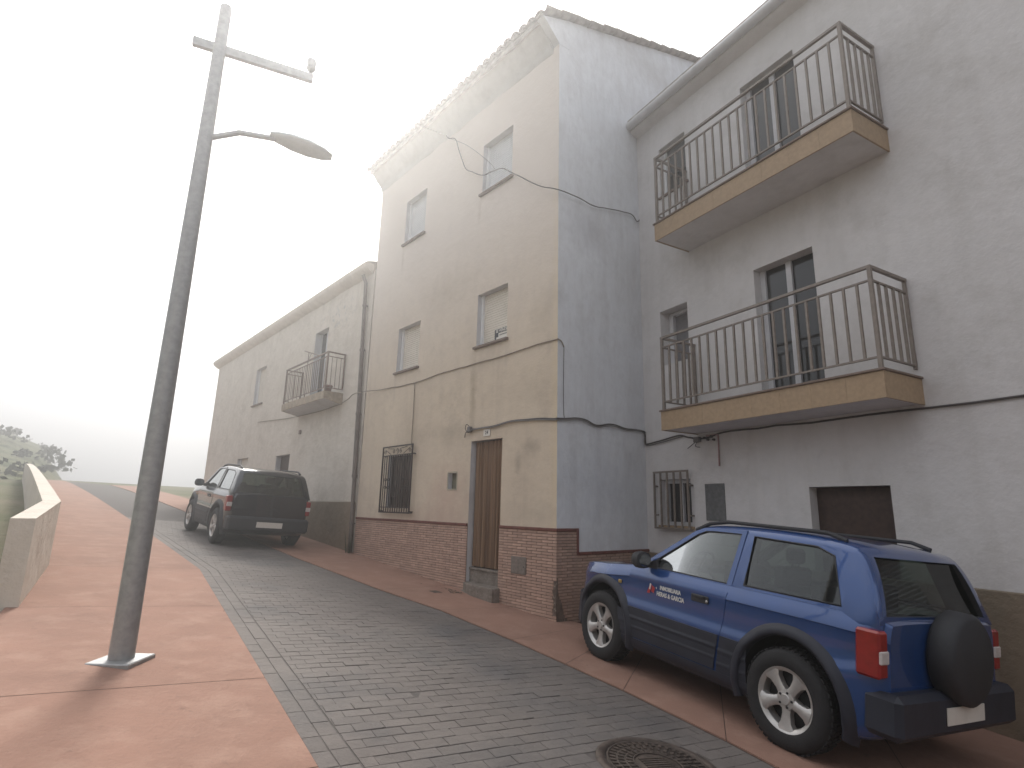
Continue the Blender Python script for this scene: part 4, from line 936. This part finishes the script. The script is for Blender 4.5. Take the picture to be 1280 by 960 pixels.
b.lathe([(0.0, 0.0), (0.014, 0.0), (0.014, 0.05), (0.035, 0.06), (0.05, 0.09), (0.04, 0.12), (0.052, 0.15), (0.045, 0.19), (0.02, 0.21), (0, 0.21)], 12, Mq)
b.build('insulator', M_pole, lp)
wq = lp.matrix_world @ q
cable('aerial_wire', [tuple(wq), tuple(wq.lerp(Vector(Fw(3.3, 9.42, .07)), 0.25) - Vector((0, 0, 0.0))), tuple(wq.lerp(Vector(Fw(3.3, 9.42, .07)), 0.5) - Vector((0, 0, 0.05))), Fw(3.3, 9.42, .07)], 0.006, M_cableg, 'thin aerial wire from the lamp post crossarm to the eave of the tall house', 0.0)

# low parapet along the opposite side
pb_ = MB()
Lq = [Vector(p) + Vector((-0.83, -0.56)) * 1.8 for p in lk[4:]]
pts = resample([tuple(p) for p in Lq], 30)
for a, c in zip(pts, pts[1:]):
    A_, C_ = Vector(a), Vector(c); t_ = (C_ - A_).normalized(); n_ = Vector((-t_.y, t_.x)) * 0.2
    za_, zc_ = gz(*a), gz(*c)
    vs = [(*A_, za_ - .3), (*(A_ + n_), za_ - .3), (*(C_ + n_), zc_ - .3), (*C_, zc_ - .3), (*A_, za_ + .85), (*(A_ + n_), za_ + .85), (*(C_ + n_), zc_ + .85), (*C_, zc_ + .85)]
    pb_.add(vs, [(0, 1, 5, 4), (2, 3, 7, 6), (0, 4, 7, 3), (1, 2, 6, 5), (4, 5, 6, 7)])
tag(pb_.build('parapet_wall', M_left, weld=True, fix=True), 'low white parapet wall along the opposite side of the lane', 'wall')

# house on the camera's side of the lane (beside and behind the viewpoint)
c0 = lk0 + Vector((-0.83, -0.56)) * 1.82 - dl * 2.2
OF = Matrix.Translation((c0.x, c0.y, 0)) @ Matrix.Rotation(math.atan2(dl.y, dl.x), 4, 'Z')
oh = empty('near_house', OF, 'plain two storey beige house beside the viewpoint on the near side of the lane', 'house')
oops = [(-3.6, -2.6, 0.9, 2.1, 0.15), (-6.0, -5.0, -0.3, 2.1, 0.2), (-9.0, -8.0, 0.9, 2.1, 0.15), (-3.6, -2.6, 3.6, 4.8, 0.15), (-6.0, -5.0, 3.6, 4.8, 0.15), (-9.0, -8.0, 3.6, 4.8, 0.15)]
wall_mesh(-11.0, 0.0, -1.0, 5.6, 0.25, oops, seed=40).build('front_wall', [M_right, M_right, M_right], oh, fix=False, sharp=35)
MB().box(-11.0, -10.8, 0.25, 6, -1.0, 5.6).box(-0.2, 0.0, 0.25, 6, -1.0, 5.6).box(-10.8, -0.2, 5.8, 6, -1.0, 5.6).build('rear_wall', M_right, oh)
MB().prism([(-0.3, 5.5), (-0.3, 5.62), (3.0, 6.8), (6.3, 5.62), (6.3, 5.5)], 'x', -11.2, 0.2).build('roof', M_tile, oh)
for o_ in oops:
    if o_[2] > -0.2: shutter_window(oh, *o_, M_shut)
MB().box(-5.998, -5.002, 0.15, 0.2, -0.299, 2.098).build('front_door', M_wood, oh)

# ------------------------------------------------------------------ vehicles
def catmull(P, sub):
    o = []
    for i in range(len(P) - 1):
        p0, p1, p2, p3 = P[max(i - 1, 0)], P[i], P[i + 1], P[min(i + 2, len(P) - 1)]
        for k in range(sub):
            t = k / sub
            o.append(tuple(0.5 * (2 * b_ + (-a_ + c_) * t + (2 * a_ - 5 * b_ + 4 * c_ - d_) * t * t + (-a_ + 3 * b_ - 3 * c_ + d_) * t ** 3) for a_, b_, c_, d_ in zip(p0, p1, p2, p3)))
    return o + [tuple(P[-1])]
ST = [(0.00, .42, .34, .66), (0.05, .54, .27, .80), (0.16, .66, .23, .90), (0.38, .795, .22, .965), (0.75, .845, .22, 1.00), (1.05, .847, .22, 1.035), (1.25, .847, .22, 1.055), (1.8, .847, .22, 1.06), (2.5, .847, .22, 1.065), (3.0, .845, .22, 1.07), (3.4, .835, .24, 1.07), (3.58, .80, .30, 1.06), (3.66, .74, .36, 1.03)]
STD = catmull(ST, 4)
def ring(s_):
    x, hw, zb, zt = s_; h = zt - zb
    P = [(0, zb), (.8 * hw, zb), (.955 * hw, zb + .05), (.99 * hw, zb + .16), (hw, zb + .34), (hw * 1.0, zb + .44), (hw * .982, zb + .52), (hw * .980, zt - .20), (hw * .990, zt - .125), (hw * .994, zt - .105), (hw * .956, zt - .015), (hw * .90, zt + .004), (hw * .5, zt + .018), (0, zt + .022)]
    return catmull(P, 3)
def side_y(x, z):
    k = 0
    while k < len(STD) - 2 and STD[k + 1][0] < x: k += 1
    a, c = STD[k], STD[k + 1]; t = (x - a[0]) / (c[0] - a[0]); s_ = tuple(a[i] + (c[i] - a[i]) * t for i in range(4))
    rg = [p for p in ring(s_)]
    for p, q in zip(rg, rg[1:]):
        if p[1] <= z <= q[1] and q[1] > p[1] and p[0] > 0.3: return p[0] + (q[0] - p[0]) * (z - p[1]) / (q[1] - p[1])
    return s_[1] * .95
def cabin_y(z): return 0.805 - (z - 1.03) * 0.24
def bool_cut(me_o, cutters):
    for c in cutters:
        md = me_o.modifiers.new('b', 'BOOLEAN'); md.operation = 'DIFFERENCE'; md.object = c; md.solver = 'EXACT'
        if hasattr(md, 'material_mode'): md.material_mode = 'TRANSFER'
    dg = bpy.context.evaluated_depsgraph_get(); dg.update()
    me = bpy.data.meshes.new_from_object(me_o.evaluated_get(dg)); me_o.modifiers.clear(); me_o.data = me
    me.set_sharp_from_angle(angle=R(32))
    for c in cutters: bpy.data.objects.remove(c)

M_cargl = Mt('car_window_glass', 0.02, 0, 0.9).base((0.02, 0.025, 0.02))
mm = M_cargl.m; tr = M_cargl.n('ShaderNodeBsdfTransparent'); tr.inputs[0].default_value = (0.30, 0.35, 0.31, 1); fr = M_cargl.n('ShaderNodeLayerWeight'); fr.inputs[0].default_value = 0.30
gl = M_cargl.n('ShaderNodeBsdfGlossy'); gl.inputs['Roughness'].default_value = 0.02; gl.inputs[0].default_value = (0.85, 0.87, 0.87, 1); ms = M_cargl.n('ShaderNodeMixShader')
ma = M_cargl.n('ShaderNodeMath', operation='MULTIPLY_ADD'); M_cargl.l(fr.outputs['Fresnel'], ma.inputs[0]); ma.inputs[1].default_value = 0.6; ma.inputs[2].default_value = 0.045
M_cargl.l(ma.outputs[0], ms.inputs[0]); M_cargl.l(tr.outputs[0], ms.inputs[1]); M_cargl.l(gl.outputs[0], ms.inputs[2]); M_cargl.l(ms.outputs[0], mm.node_tree.nodes['Material Output'].inputs[0]); M_cargl = mm
M_rub = flat('tyre_rubber', (0.022, 0.021, 0.022), 0.85, bump=0.002)
M_blk = flat('black_plastic', (0.028, 0.028, 0.032), 0.6, var=0.1, bump=0.0008, scale=40)
M_clad = flat('navy_cladding', (0.022, 0.024, 0.036), 0.5, var=0.15, scale=6, bump=0.0006)
M_int = flat('car_interior', (0.035, 0.035, 0.035), 0.9)
M_alloy = flat('alloy_wheel', (0.50, 0.48, 0.46), 0.35, 0.55, var=0.1, scale=12)
M_red = flat('red_lens', (0.25, 0.01, 0.01), 0.15, spec=0.6); M_wlens = flat('clear_lens', (0.55, 0.5, 0.48), 0.15, spec=0.6); M_amber = flat('amber_lens', (0.33, 0.22, 0.06), 0.2)
def paint(name, c):
    m = Mt(name, 0.25, 0.3, 0.5).base(c); m.mix(tuple(x * 0.8 + 0.012 for x in c), m.noise(2.5, 5), 0.6)
    m.p.inputs['Coat Weight'].default_value = 1.0; m.p.inputs['Coat Roughness'].default_value = 0.03
    # thin road dust
    m.mix((0.12, 0.10, 0.085), m.noise(30, 5, 0.7, lo=0.55, hi=0.8), 0.05)
    return m.done()
M_blue = paint('blue_car_paint', (0.006, 0.048, 0.19)); M_dark = paint('black_car_paint', (0.012, 0.012, 0.017))

def make_wheel(parent, x, yo, side, mrim):
    """yo outer face y, side=-1 for the y<0 side"""
    wo = bpy.data.objects.new('wheel', None); 
    M_ = Matrix.Translation((x, yo, 0.35)) @ (Matrix.Identity(4) if side < 0 else Matrix.Rotation(math.pi, 4, 'Z'))
    b = MB(); b.lathe([(0.215, 0.02), (0.235, 0.004), (0.275, -0.006), (0.315, 0.0), (0.34, 0.02), (0.351, 0.045), (0.354, 0.11), (0.351, 0.175), (0.335, 0.205), (0.24, 0.21), (0.215, 0.19)], 48)
    for k in range(48):
        for (ya, yb, o_) in ((0.03, 0.08, 0), (0.085, 0.135, .5), (0.14, 0.19, 0)):
            b.box(0.350, 0.360, ya, yb, -0.015, 0.015, 0, Matrix.Rotation(2 * math.pi * (k + o_) / 48, 4, 'Y'))
    ty = b.build('wheel', M_rub, parent, sharp=35); ty.matrix_local = M_
    b = MB()
    b.lathe([(0.222, 0.16), (0.19, 0.12), (0.195, 0.03), (0.214, 0.012), (0.226, 0.008), (0.224, 0.02), (0.215, 0.025)], 48)
    b.lathe([(0.0, 0.012), (0.035, 0.012), (0.04, 0.018), (0.07, 0.022), (0.076, 0.045), (0.0, 0.07)], 24)
    for k in range(5):
        a = Matrix.Rotation(2 * math.pi * k / 5 + 0.3, 4, 'Y')
        vs = []
        for (r, wd_, y0_) in ((0.045, 0.038, 0.022), (0.10, 0.032, 0.020), (0.16, 0.042, 0.014), (0.208, 0.078, 0.012)):
            vs += [a @ Vector((r, y0_ + 0.010, -wd_)), a @ Vector((r, y0_, -wd_ * .55)), a @ Vector((r, y0_, wd_ * .55)), a @ Vector((r, y0_ + 0.010, wd_)), a @ Vector((r, y0_ + 0.06, wd_)), a @ Vector((r, y0_ + 0.06, -wd_))]
        b.add(vs, [(i * 6 + j, i * 6 + (j + 1) % 6, (i + 1) * 6 + (j + 1) % 6, (i + 1) * 6 + j) for i in range(3) for j in range(6)], 0, True)
    rim = b.build('rim', mrim, ty, sharp=40)
    MB().lathe([(0.0, 0.10), (0.19, 0.10), (0.195, 0.13)], 24).build('brake_disc', M_int, ty)
    b = MB()
    for k in range(5):
        a = 2 * math.pi * k / 5; b.lathe([(0.0, 0.008), (0.009, 0.010), (0.011, 0.03), (0.0, 0.03)], 6, Matrix.Translation((0.052 * math.cos(a), 0.004, 0.052 * math.sin(a))))
    b.build('wheel_nut', M_int, ty)

def make_suv(root, mpaint, mclad, mrim, rooftop):
    XF, XR = 0.75, 2.97
    b = MB(); n0 = None; rows = []
    for s_ in STD:
        rg = ring(s_); full = [(s_[0], -y, z) for y, z in rg] + [(s_[0], y, z) for y, z in rg[::-1][1:-1]]; rows.append(full)
    n = len(rows[0]); vs = [p for r in rows for p in r]
    b.add(vs, [(i * n + j, i * n + (j + 1) % n, (i + 1) * n + (j + 1) % n, (i + 1) * n + j) for i in range(len(rows) - 1) for j in range(n)] + [tuple(range(n - 1, -1, -1)), tuple(range((len(rows) - 1) * n, len(rows) * n))], 0, True)
    body = b.build('body', mpaint, root)
    cut = []
    for x in (XF, XR):
        c = MB().lathe([(0.0, -1.2), (0.43, -1.2), (0.43, 1.2), (0.0, 1.2)], 40, Matrix.Translation((x, 0, 0.37))).build('cut', M_int, root, weld=True); cut.append(c)
    # keep the middle: cut only near sides
    for c in cut:
        pass
    bool_cut(body, cut)
    # inner wheel well block
    MB().box(0.35, 3.4, -0.52, 0.52, 0.28, 0.80).build('chassis', M_int, root)
    # cabin
    RP = [(1.16, 1.035), (1.30, 1.125), (1.60, 1.33), (1.82, 1.465), (1.93, 1.52), (2.05, 1.553), (2.3, 1.578), (2.7, 1.588), (3.1, 1.578), (3.35, 1.55), (3.46, 1.50), (3.54, 1.36), (3.60, 1.18), (3.63, 1.03)]
    b = MB(); rows = []
    for (x, zr) in catmull(RP, 3):
        zr = max(zr, 1.032); y0_ = 0.805 if x < 3.5 else 0.805 - (x - 3.5) * .3; f_ = min(1, (zr - 1.03) / 0.2)
        yt = cabin_y(zr - 0.05 * f_)
        half = [(0, 1.0), (y0_, 1.0), (y0_, 1.03), ((y0_ + yt) / 2, (1.03 + zr - .06 * f_) / 2), (yt, zr - 0.065 * f_), (yt - 0.02, zr - 0.03 * f_), (yt - 0.06, zr - 0.008 * f_), (0.3, zr + 0.006), (0, zr + 0.01)]
        rows.append([(x, -y, z) for y, z in half] + [(x, y, z) for y, z in half[::-1][1:-1]])
    n = len(rows[0]); b.add([p for r in rows for p in r], [(i * n + j, i * n + (j + 1) % n, (i + 1) * n + (j + 1) % n, (i + 1) * n + j) for i in range(len(rows) - 1) for j in range(n)] + [tuple(range(n - 1, -1, -1)), tuple(range((len(rows) - 1) * n, len(rows) * n))], 0, True)
    cab = b.build('cabin', mpaint, root)
    WA = [(1.36, 1.07), (1.93, 1.455), (2.02, 1.492), (2.10, 1.50), (2.42, 1.51), (2.36, 1.07)]
    WB = [(2.53, 1.09), (2.55, 1.50), (3.12, 1.49), (3.26, 1.44), (3.36, 1.10)]
    cut = [MB().prism(WA, 'y', -1, 1).build('cut', M_int, root), MB().prism(WB, 'y', -1, 1).build('cut', M_int, root),
           MB().prism([(-0.70, 1.085), (0.70, 1.085), (0.59, 1.47), (-0.59, 1.47)], 'x', 0.9, 3.8).build('cut', M_int, root)]
    bool_cut(cab, cut)
    # glass
    for s_ in (-1, 1):
        for P_ in (WA, WB):
            o = MB(); cxm = sum(p[0] for p in P_) / len(P_); czm = sum(p[1] for p in P_) / len(P_)
            o.add([(p[0] + (p[0] - cxm) * .02, s_ * (cabin_y(p[1]) - 0.014), p[1] + (p[1] - czm) * .02) for p in P_], [tuple(range(len(P_)))])
            o.build('side_window', M_cargl, root, fix=False)
            # rubber surround
            b = MB(); loop = [(p[0], s_ * (cabin_y(p[1]) - 0.004), p[1]) for p in P_]; b.tube(loop + [loop[0]], 0.009, 5); b.build('window_seal', M_blk, root)
    def wsx(z): return 1.16 + (z - 1.035) / (1.50 - 1.035) * 0.72
    MB().add([(wsx(1.07) + .03, -.71, 1.07), (wsx(1.07) + .03, .71, 1.07), (wsx(1.49) + .03, .60, 1.49), (wsx(1.49) + .03, -.60, 1.49)], [(0, 1, 2, 3)]).build('windscreen', M_cargl, root, fix=False)
    MB().add([(3.585, -.71, 1.08), (3.585, .71, 1.08), (3.455, .60, 1.475), (3.455, -.60, 1.475)], [(0, 1, 2, 3)]).build('rear_window', M_cargl, root, fix=False)
    # interior
    b = MB().box(1.3, 1.55, -.68, .68, 1.0, 1.11); b.build('dashboard', M_int, root)
    for y in (-0.36, 0.36):
        b = MB().cbox(2.12, 2.26, y - .22, y + .22, 1.0, 1.24, .03).cbox(2.17, 2.26, y - .12, y + .12, 1.27, 1.42, .03); b.tube([(2.21, y - .05, 1.2), (2.22, y - .05, 1.3)], .01).tube([(2.21, y + .05, 1.2), (2.22, y + .05, 1.3)], .01); b.build('seat', M_int, root)
    MB().cbox(2.95, 3.08, -.55, .55, 1.0, 1.22, .03).build('rear_bench', M_int, root)
    b = MB(); Ms = Matrix.Translation((1.66, -0.36, 1.13)) @ Matrix.Rotation(R(-62), 4, 'Y'); pts_ = [Ms @ Vector((0.17 * math.cos(a * math.pi / 10), 0.17 * math.sin(a * math.pi / 10), 0)) for a in range(21)]
    b.tube(pts_, 0.014, 6).tube([Ms @ Vector((-.16, 0, 0)), Ms @ Vector((.16, 0, 0))], .012, 5); b.build('steering_wheel', M_blk, root)
    # surface panels
    def patch(x0_, x1_, z0_, z1_, off, s_, nu=16, nv=8, th=0.01, fn=None):
        b = MB()
        def F_(u, v):
            x = x0_(v) + (x1_(v) - x0_(v)) * u; z = z0_ + (z1_ - z0_) * v; return (x, s_ * (side_y(x, z) + off + (fn(u, v) if fn else 0)), z)
        b.grid(F_, nu, nv)
        def E_(pts):
            q = [(p[0], p[1] - s_ * th, p[2]) for p in pts]; k = len(pts); b.add(list(pts) + q, [(i, i + 1, k + i + 1, k + i) for i in range(k - 1)])
        E_([F_(i / nu, 0) for i in range(nu + 1)]); E_([F_(i / nu, 1) for i in range(nu + 1)]); E_([F_(0, j / nv) for j in range(nv + 1)]); E_([F_(1, j / nv) for j in range(nv + 1)])
        return b
    for s_ in (-1, 1):
        door = patch(lambda v: 1.16 - 0.0 * v, lambda v: 2.30 + 0.10 * v, 0.375, 1.005, 0.004, s_, 24, 20, 0.02).build('door', mpaint, root, fix=False)
        # door frame around the glass
        b = MB(); yy = lambda z: s_ * (cabin_y(z) + 0.004)
        outp = [(1.22, 1.045), (1.30, 1.085), (1.89, 1.478), (2.0, 1.522), (2.1, 1.533), (2.47, 1.543), (2.41, 1.045)]
        inp = [(1.36, 1.065), (1.37, 1.08), (1.925, 1.452), (2.02, 1.492), (2.10, 1.50), (2.42, 1.51), (2.36, 1.07)]
        m_ = len(outp); vs = [(p[0], yy(p[1]), p[1]) for p in outp] + [(p[0], yy(p[1]), p[1]) for p in inp] + [(p[0], yy(p[1]) - s_ * .012, p[1]) for p in outp]
        b.add(vs, [(i, (i + 1) % m_, m_ + (i + 1) % m_, m_ + i) for i in range(m_)] + [(i, (i + 1) % m_, 2 * m_ + (i + 1) % m_, 2 * m_ + i) for i in range(m_)])
        b.build('frame', mpaint, door, fix=False)
        # handle
        hz, hx = 0.90, 2.12
        hy = side_y(hx, hz) + 0.004
        MB().cbox(hx - 0.11, hx + 0.09, -hy - 0.014 if s_ < 0 else hy, -hy if s_ < 0 else hy + 0.014, hz - 0.035, hz + 0.03, .006).build('handle', M_blk, door)
        MB().cbox(hx - 0.07, hx + 0.05, -hy - 0.03 if s_ < 0 else hy + .012, -hy - .012 if s_ < 0 else hy + 0.03, hz + 0.0, hz + 0.028, .006).build('handle_grip', M_blk, door)
        MB().lathe([(0, -.004), (.012, -.004), (.012, 0.004)], 10, Matrix.Translation((hx + 0.075, s_ * (hy + .014), hz - 0.012))).build('lock', M_alloy, door)
        # cladding
        rib = lambda u, v: 0.006 * (1 if 0.30 < v < 0.36 or 0.62 < v < 0.68 else 0)
        patch(lambda v: 1.17, lambda v: 2.29 + 0.045 * v, 0.36, 0.645, 0.012, s_, 20, 24, 0.01, rib).build('door_cladding', mclad, door, fix=False)
        patch(lambda v: 2.31 + 0.045 * v, lambda v: 2.62, 0.30, 0.645, 0.010, s_, 8, 24, 0.01, rib).build('rear_cladding', mclad, root, fix=False)
        patch(lambda v: 1.02, lambda v: 1.155, 0.30, 0.60, 0.010, s_, 4, 16, 0.01, rib).build('front_cladding', mclad, root, fix=False)
        patch(lambda v: 1.06, lambda v: 2.66, 0.24, 0.35, 0.014, s_, 20, 4, 0.02).build('sill_cladding', mclad, root, fix=False)
        # arch flares
        for x in (XF, XR):
            b = MB(); vs = []; na_ = 28
            for k in range(na_ + 1):
                a = R(-18) + R(216) * k / na_
                for (r, o_) in ((0.425, -0.05), (0.425, 0.028), (0.445, 0.036), (0.49, 0.026), (0.515, -0.006)):
                    px_, pz_ = x + r * math.cos(a), 0.37 + r * math.sin(a); vs.append((px_, s_ * (side_y(min(max(px_, 0.06), 3.6), min(max(pz_, .27), 0.98)) + o_), pz_))
            b.add(vs, [(i * 5 + j, i * 5 + j + 1, (i + 1) * 5 + j + 1, (i + 1) * 5 + j) for i in range(na_) for j in range(4)], 0, True)
            b.build('wheel_arch_flare', mclad, root, fix=False)
        # mirror
        yb_ = s_ * (cabin_y(1.08)); b = MB(); n = 12; vs = []
        mir = [(0.0, .05, .04), (.015, .085, .07), (.06, .10, .085), (.11, .095, .08), (.125, .06, .05)]
        for (dx_, a_, h_) in mir:
            for k in range(n):
                an = 2 * math.pi * k / n; c_, s2 = math.cos(an), math.sin(an); e_ = 0.75
                vs.append((1.34 + dx_, yb_ + s_ * (0.135 + a_ * math.copysign(abs(c_) ** e_, c_)), 1.13 + h_ * math.copysign(abs(s2) ** e_, s2)))
        b.add(vs, [(i * n + k, i * n + (k + 1) % n, (i + 1) * n + (k + 1) % n, (i + 1) * n + k) for i in range(len(mir) - 1) for k in range(n)] + [tuple(range(n)), tuple(range(4 * n, 5 * n))], 0, True)
        b.prism([(1.24, 1.05), (1.52, 1.05), (1.50, 1.15), (1.44, 1.13)], 'y', yb_ - 0.012, yb_ + 0.014).box(1.36, 1.44, min(yb_, yb_ + s_ * .08), max(yb_, yb_ + s_ * .08), 1.08, 1.12)
        mo = b.build('wing_mirror', M_blk, root, sharp=50)
        b = MB(); b.add([(1.466, yb_ + s_ * (0.135 + .075 * math.cos(2 * math.pi * k / 12)), 1.13 + .06 * math.sin(2 * math.pi * k / 12)) for k in range(12)], [tuple(range(12))]); b.build('mirror_glass', flat('mirror_silver', (.22, .24, .26), .1, 1.0, var=0), mo)
        # side indicator
        sy = side_y(1.0, 0.87); MB().cbox(0.985, 1.035, -sy - .012 if s_ < 0 else sy - .004, -sy + .004 if s_ < 0 else sy + .012, 0.835, 0.872, .005).build('side_indicator', M_amber, root)
        # lights
        MB().cbox(3.50, 3.665, s_ * .80 - .075, s_ * .80 + 0.03, 0.70, 1.0, .015).build('tail_light', M_red, root)
        MB().cbox(3.52, 3.672, s_ * .80 - .068, s_ * .80 + 0.034, 0.79, 0.88, .01).build('reversing_light', M_wlens, root)
        MB().cbox(-0.005, 0.2, s_ * .42 - .10, s_ * .42 + .10, 0.66, 0.78, .02).build('headlight', M_wlens, root)
        MB().tube([(1.84, s_ * .63, 1.49), (2.0, s_ * .62, 1.565), (2.2, s_ * .61, 1.60), (3.15, s_ * .61, 1.605), (3.3, s_ * .61, 1.56)], 0.019, 6).build('roof_rail', M_blk, root)
    MB().prism([(-.05, -.40), (.0, -.55), (.12, -.68), (.34, -.81), (.40, -.80), (.40, .80), (.34, .81), (.12, .68), (.0, .55), (-.05, .40)], 'z', .28, .60).build('front_bumper', mclad, root)
    MB().cbox(3.50, 3.76, -.82, .82, .34, .62, .04).build('rear_bumper', mclad, root)
    for (x, y, s_) in ((XF, -0.865, -1), (XR, -0.865, -1), (XF, 0.865, 1), (XR, 0.865, 1)): make_wheel(root, x, y, s_, mrim)
    b = MB().box(3.765, 3.772, -0.26, 0.26, 0.42, 0.53); b.build('number_plate', M_plate, root)

# orientation following the sloping ground
def car_matrix(wx, wy, d2, dx_wheel, inward_neg=True, zoff=0.0):
    """d2: plan direction from front to rear; the y<0 side faces the camera"""
    ex = Vector((d2.x, d2.y, gnx * d2.x + gny * d2.y)).normalized(); up = Vector((-gnx, -gny, 1)).normalized()
    up = (up - ex * up.dot(ex)).normalized(); ey = up.cross(ex)
    M_ = Matrix(((ex.x, ey.x, up.x, 0), (ex.y, ey.y, up.y, 0), (ex.z, ey.z, up.z, 0), (0, 0, 0, 1)))
    T = Vector((wx, wy, gz(wx, wy) + zoff)) - (M_ @ Vector(dx_wheel))
    return Matrix.Translation(T) @ M_
CM = car_matrix(1.06 - .4848 * .16, 6.40 + .8746 * .16, dR, (0.75, -0.865, 0.0))
car = empty('blue_car', CM, 'blue three door off-roader with estate agent lettering parked on the pavement', 'car')
make_suv(car, M_blue, M_clad, M_alloy, M_blk)
# spare wheel on the tailgate is outside the picture's car view; door lettering
def on_side(x, z, dy=0.0): return Matrix.Translation((x, -(side_y(x, z) + 0.008 + dy), z)) @ VF
M_wl = flat('white_vinyl', (0.62, 0.60, 0.56), 0.4, var=0)
M_rl = flat('red_vinyl', (0.35, 0.03, 0.03), 0.4, var=0)
text('door_lettering', 'INMOBILIARIA', 0.052, M_wl, car, on_side(1.74, 0.895), bold=0.0015, sx=0.82)
text('door_lettering', 'HERAS & GARCIA', 0.056, M_wl, car, on_side(1.74, 0.835), bold=0.0015, sx=0.82)
b = MB(); yl = -(side_y(1.52, 0.87) + 0.008)
b.prism([(1.425, 0.82), (1.465, 0.82), (1.495, 0.93), (1.475, 0.93)], 'y', yl, yl + .001)
b.prism([(1.495, 0.90), (1.535, 0.88), (1.52, 0.83), (1.485, 0.84)], 'y', yl, yl + .001); b.build('door_emblem', M_rl, car)
MB().prism([(1.455, 0.86), (1.47, 0.855), (1.483, 0.935), (1.465, 0.935)], 'y', yl - .001, yl - .0002).prism([(1.545, 0.885), (1.56, 0.875), (1.555, 0.895)], 'y', yl - .001, yl).build('door_emblem', M_wl, car)
# spare wheel cover at the rear
MB().lathe([(0.0, 0.0), (0.27, 0.0), (0.31, 0.03), (0.315, 0.15), (0.30, 0.17), (0, 0.17)], 36, Matrix.Translation((3.84, 0, 0.84)) @ Matrix.Rotation(R(90), 4, 'Z')).build('spare_wheel', M_blk, car)

# dark car at the left edge, seen from behind; its rear right side is beside the wall
pr = P0 + dF * 6.55 + nF * 0.98
CM2 = car_matrix(pr.x, pr.y, -dF, (3.70, 0.84, 0.0))
CM2 = CM2
car2 = empty('dark_car', CM2, 'black off-roader seen from behind, parked on the pavement at the left edge', 'car')
make_suv(car2, M_dark, M_blk, M_alloy, M_blk)

# ------------------------------------------------------------------ added air volume, stands in for the veiling lens glare
hz = MB().box(-160, 160, -160, 160, -14, 22).build('glare_haze', Mt('glare_air').m)
hm = hz.data.materials[0]; hm.node_tree.nodes.clear(); pvn = hm.node_tree.nodes.new('ShaderNodeVolumePrincipled'); oo = hm.node_tree.nodes.new('ShaderNodeOutputMaterial')
pvn.inputs['Color'].default_value = (1, 1, 1, 1); pvn.inputs['Density'].default_value = 0.0115; pvn.inputs['Anisotropy'].default_value = 0.766
hm.node_tree.links.new(pvn.outputs[0], oo.inputs['Volume'])
tag(hz, kind='stuff')
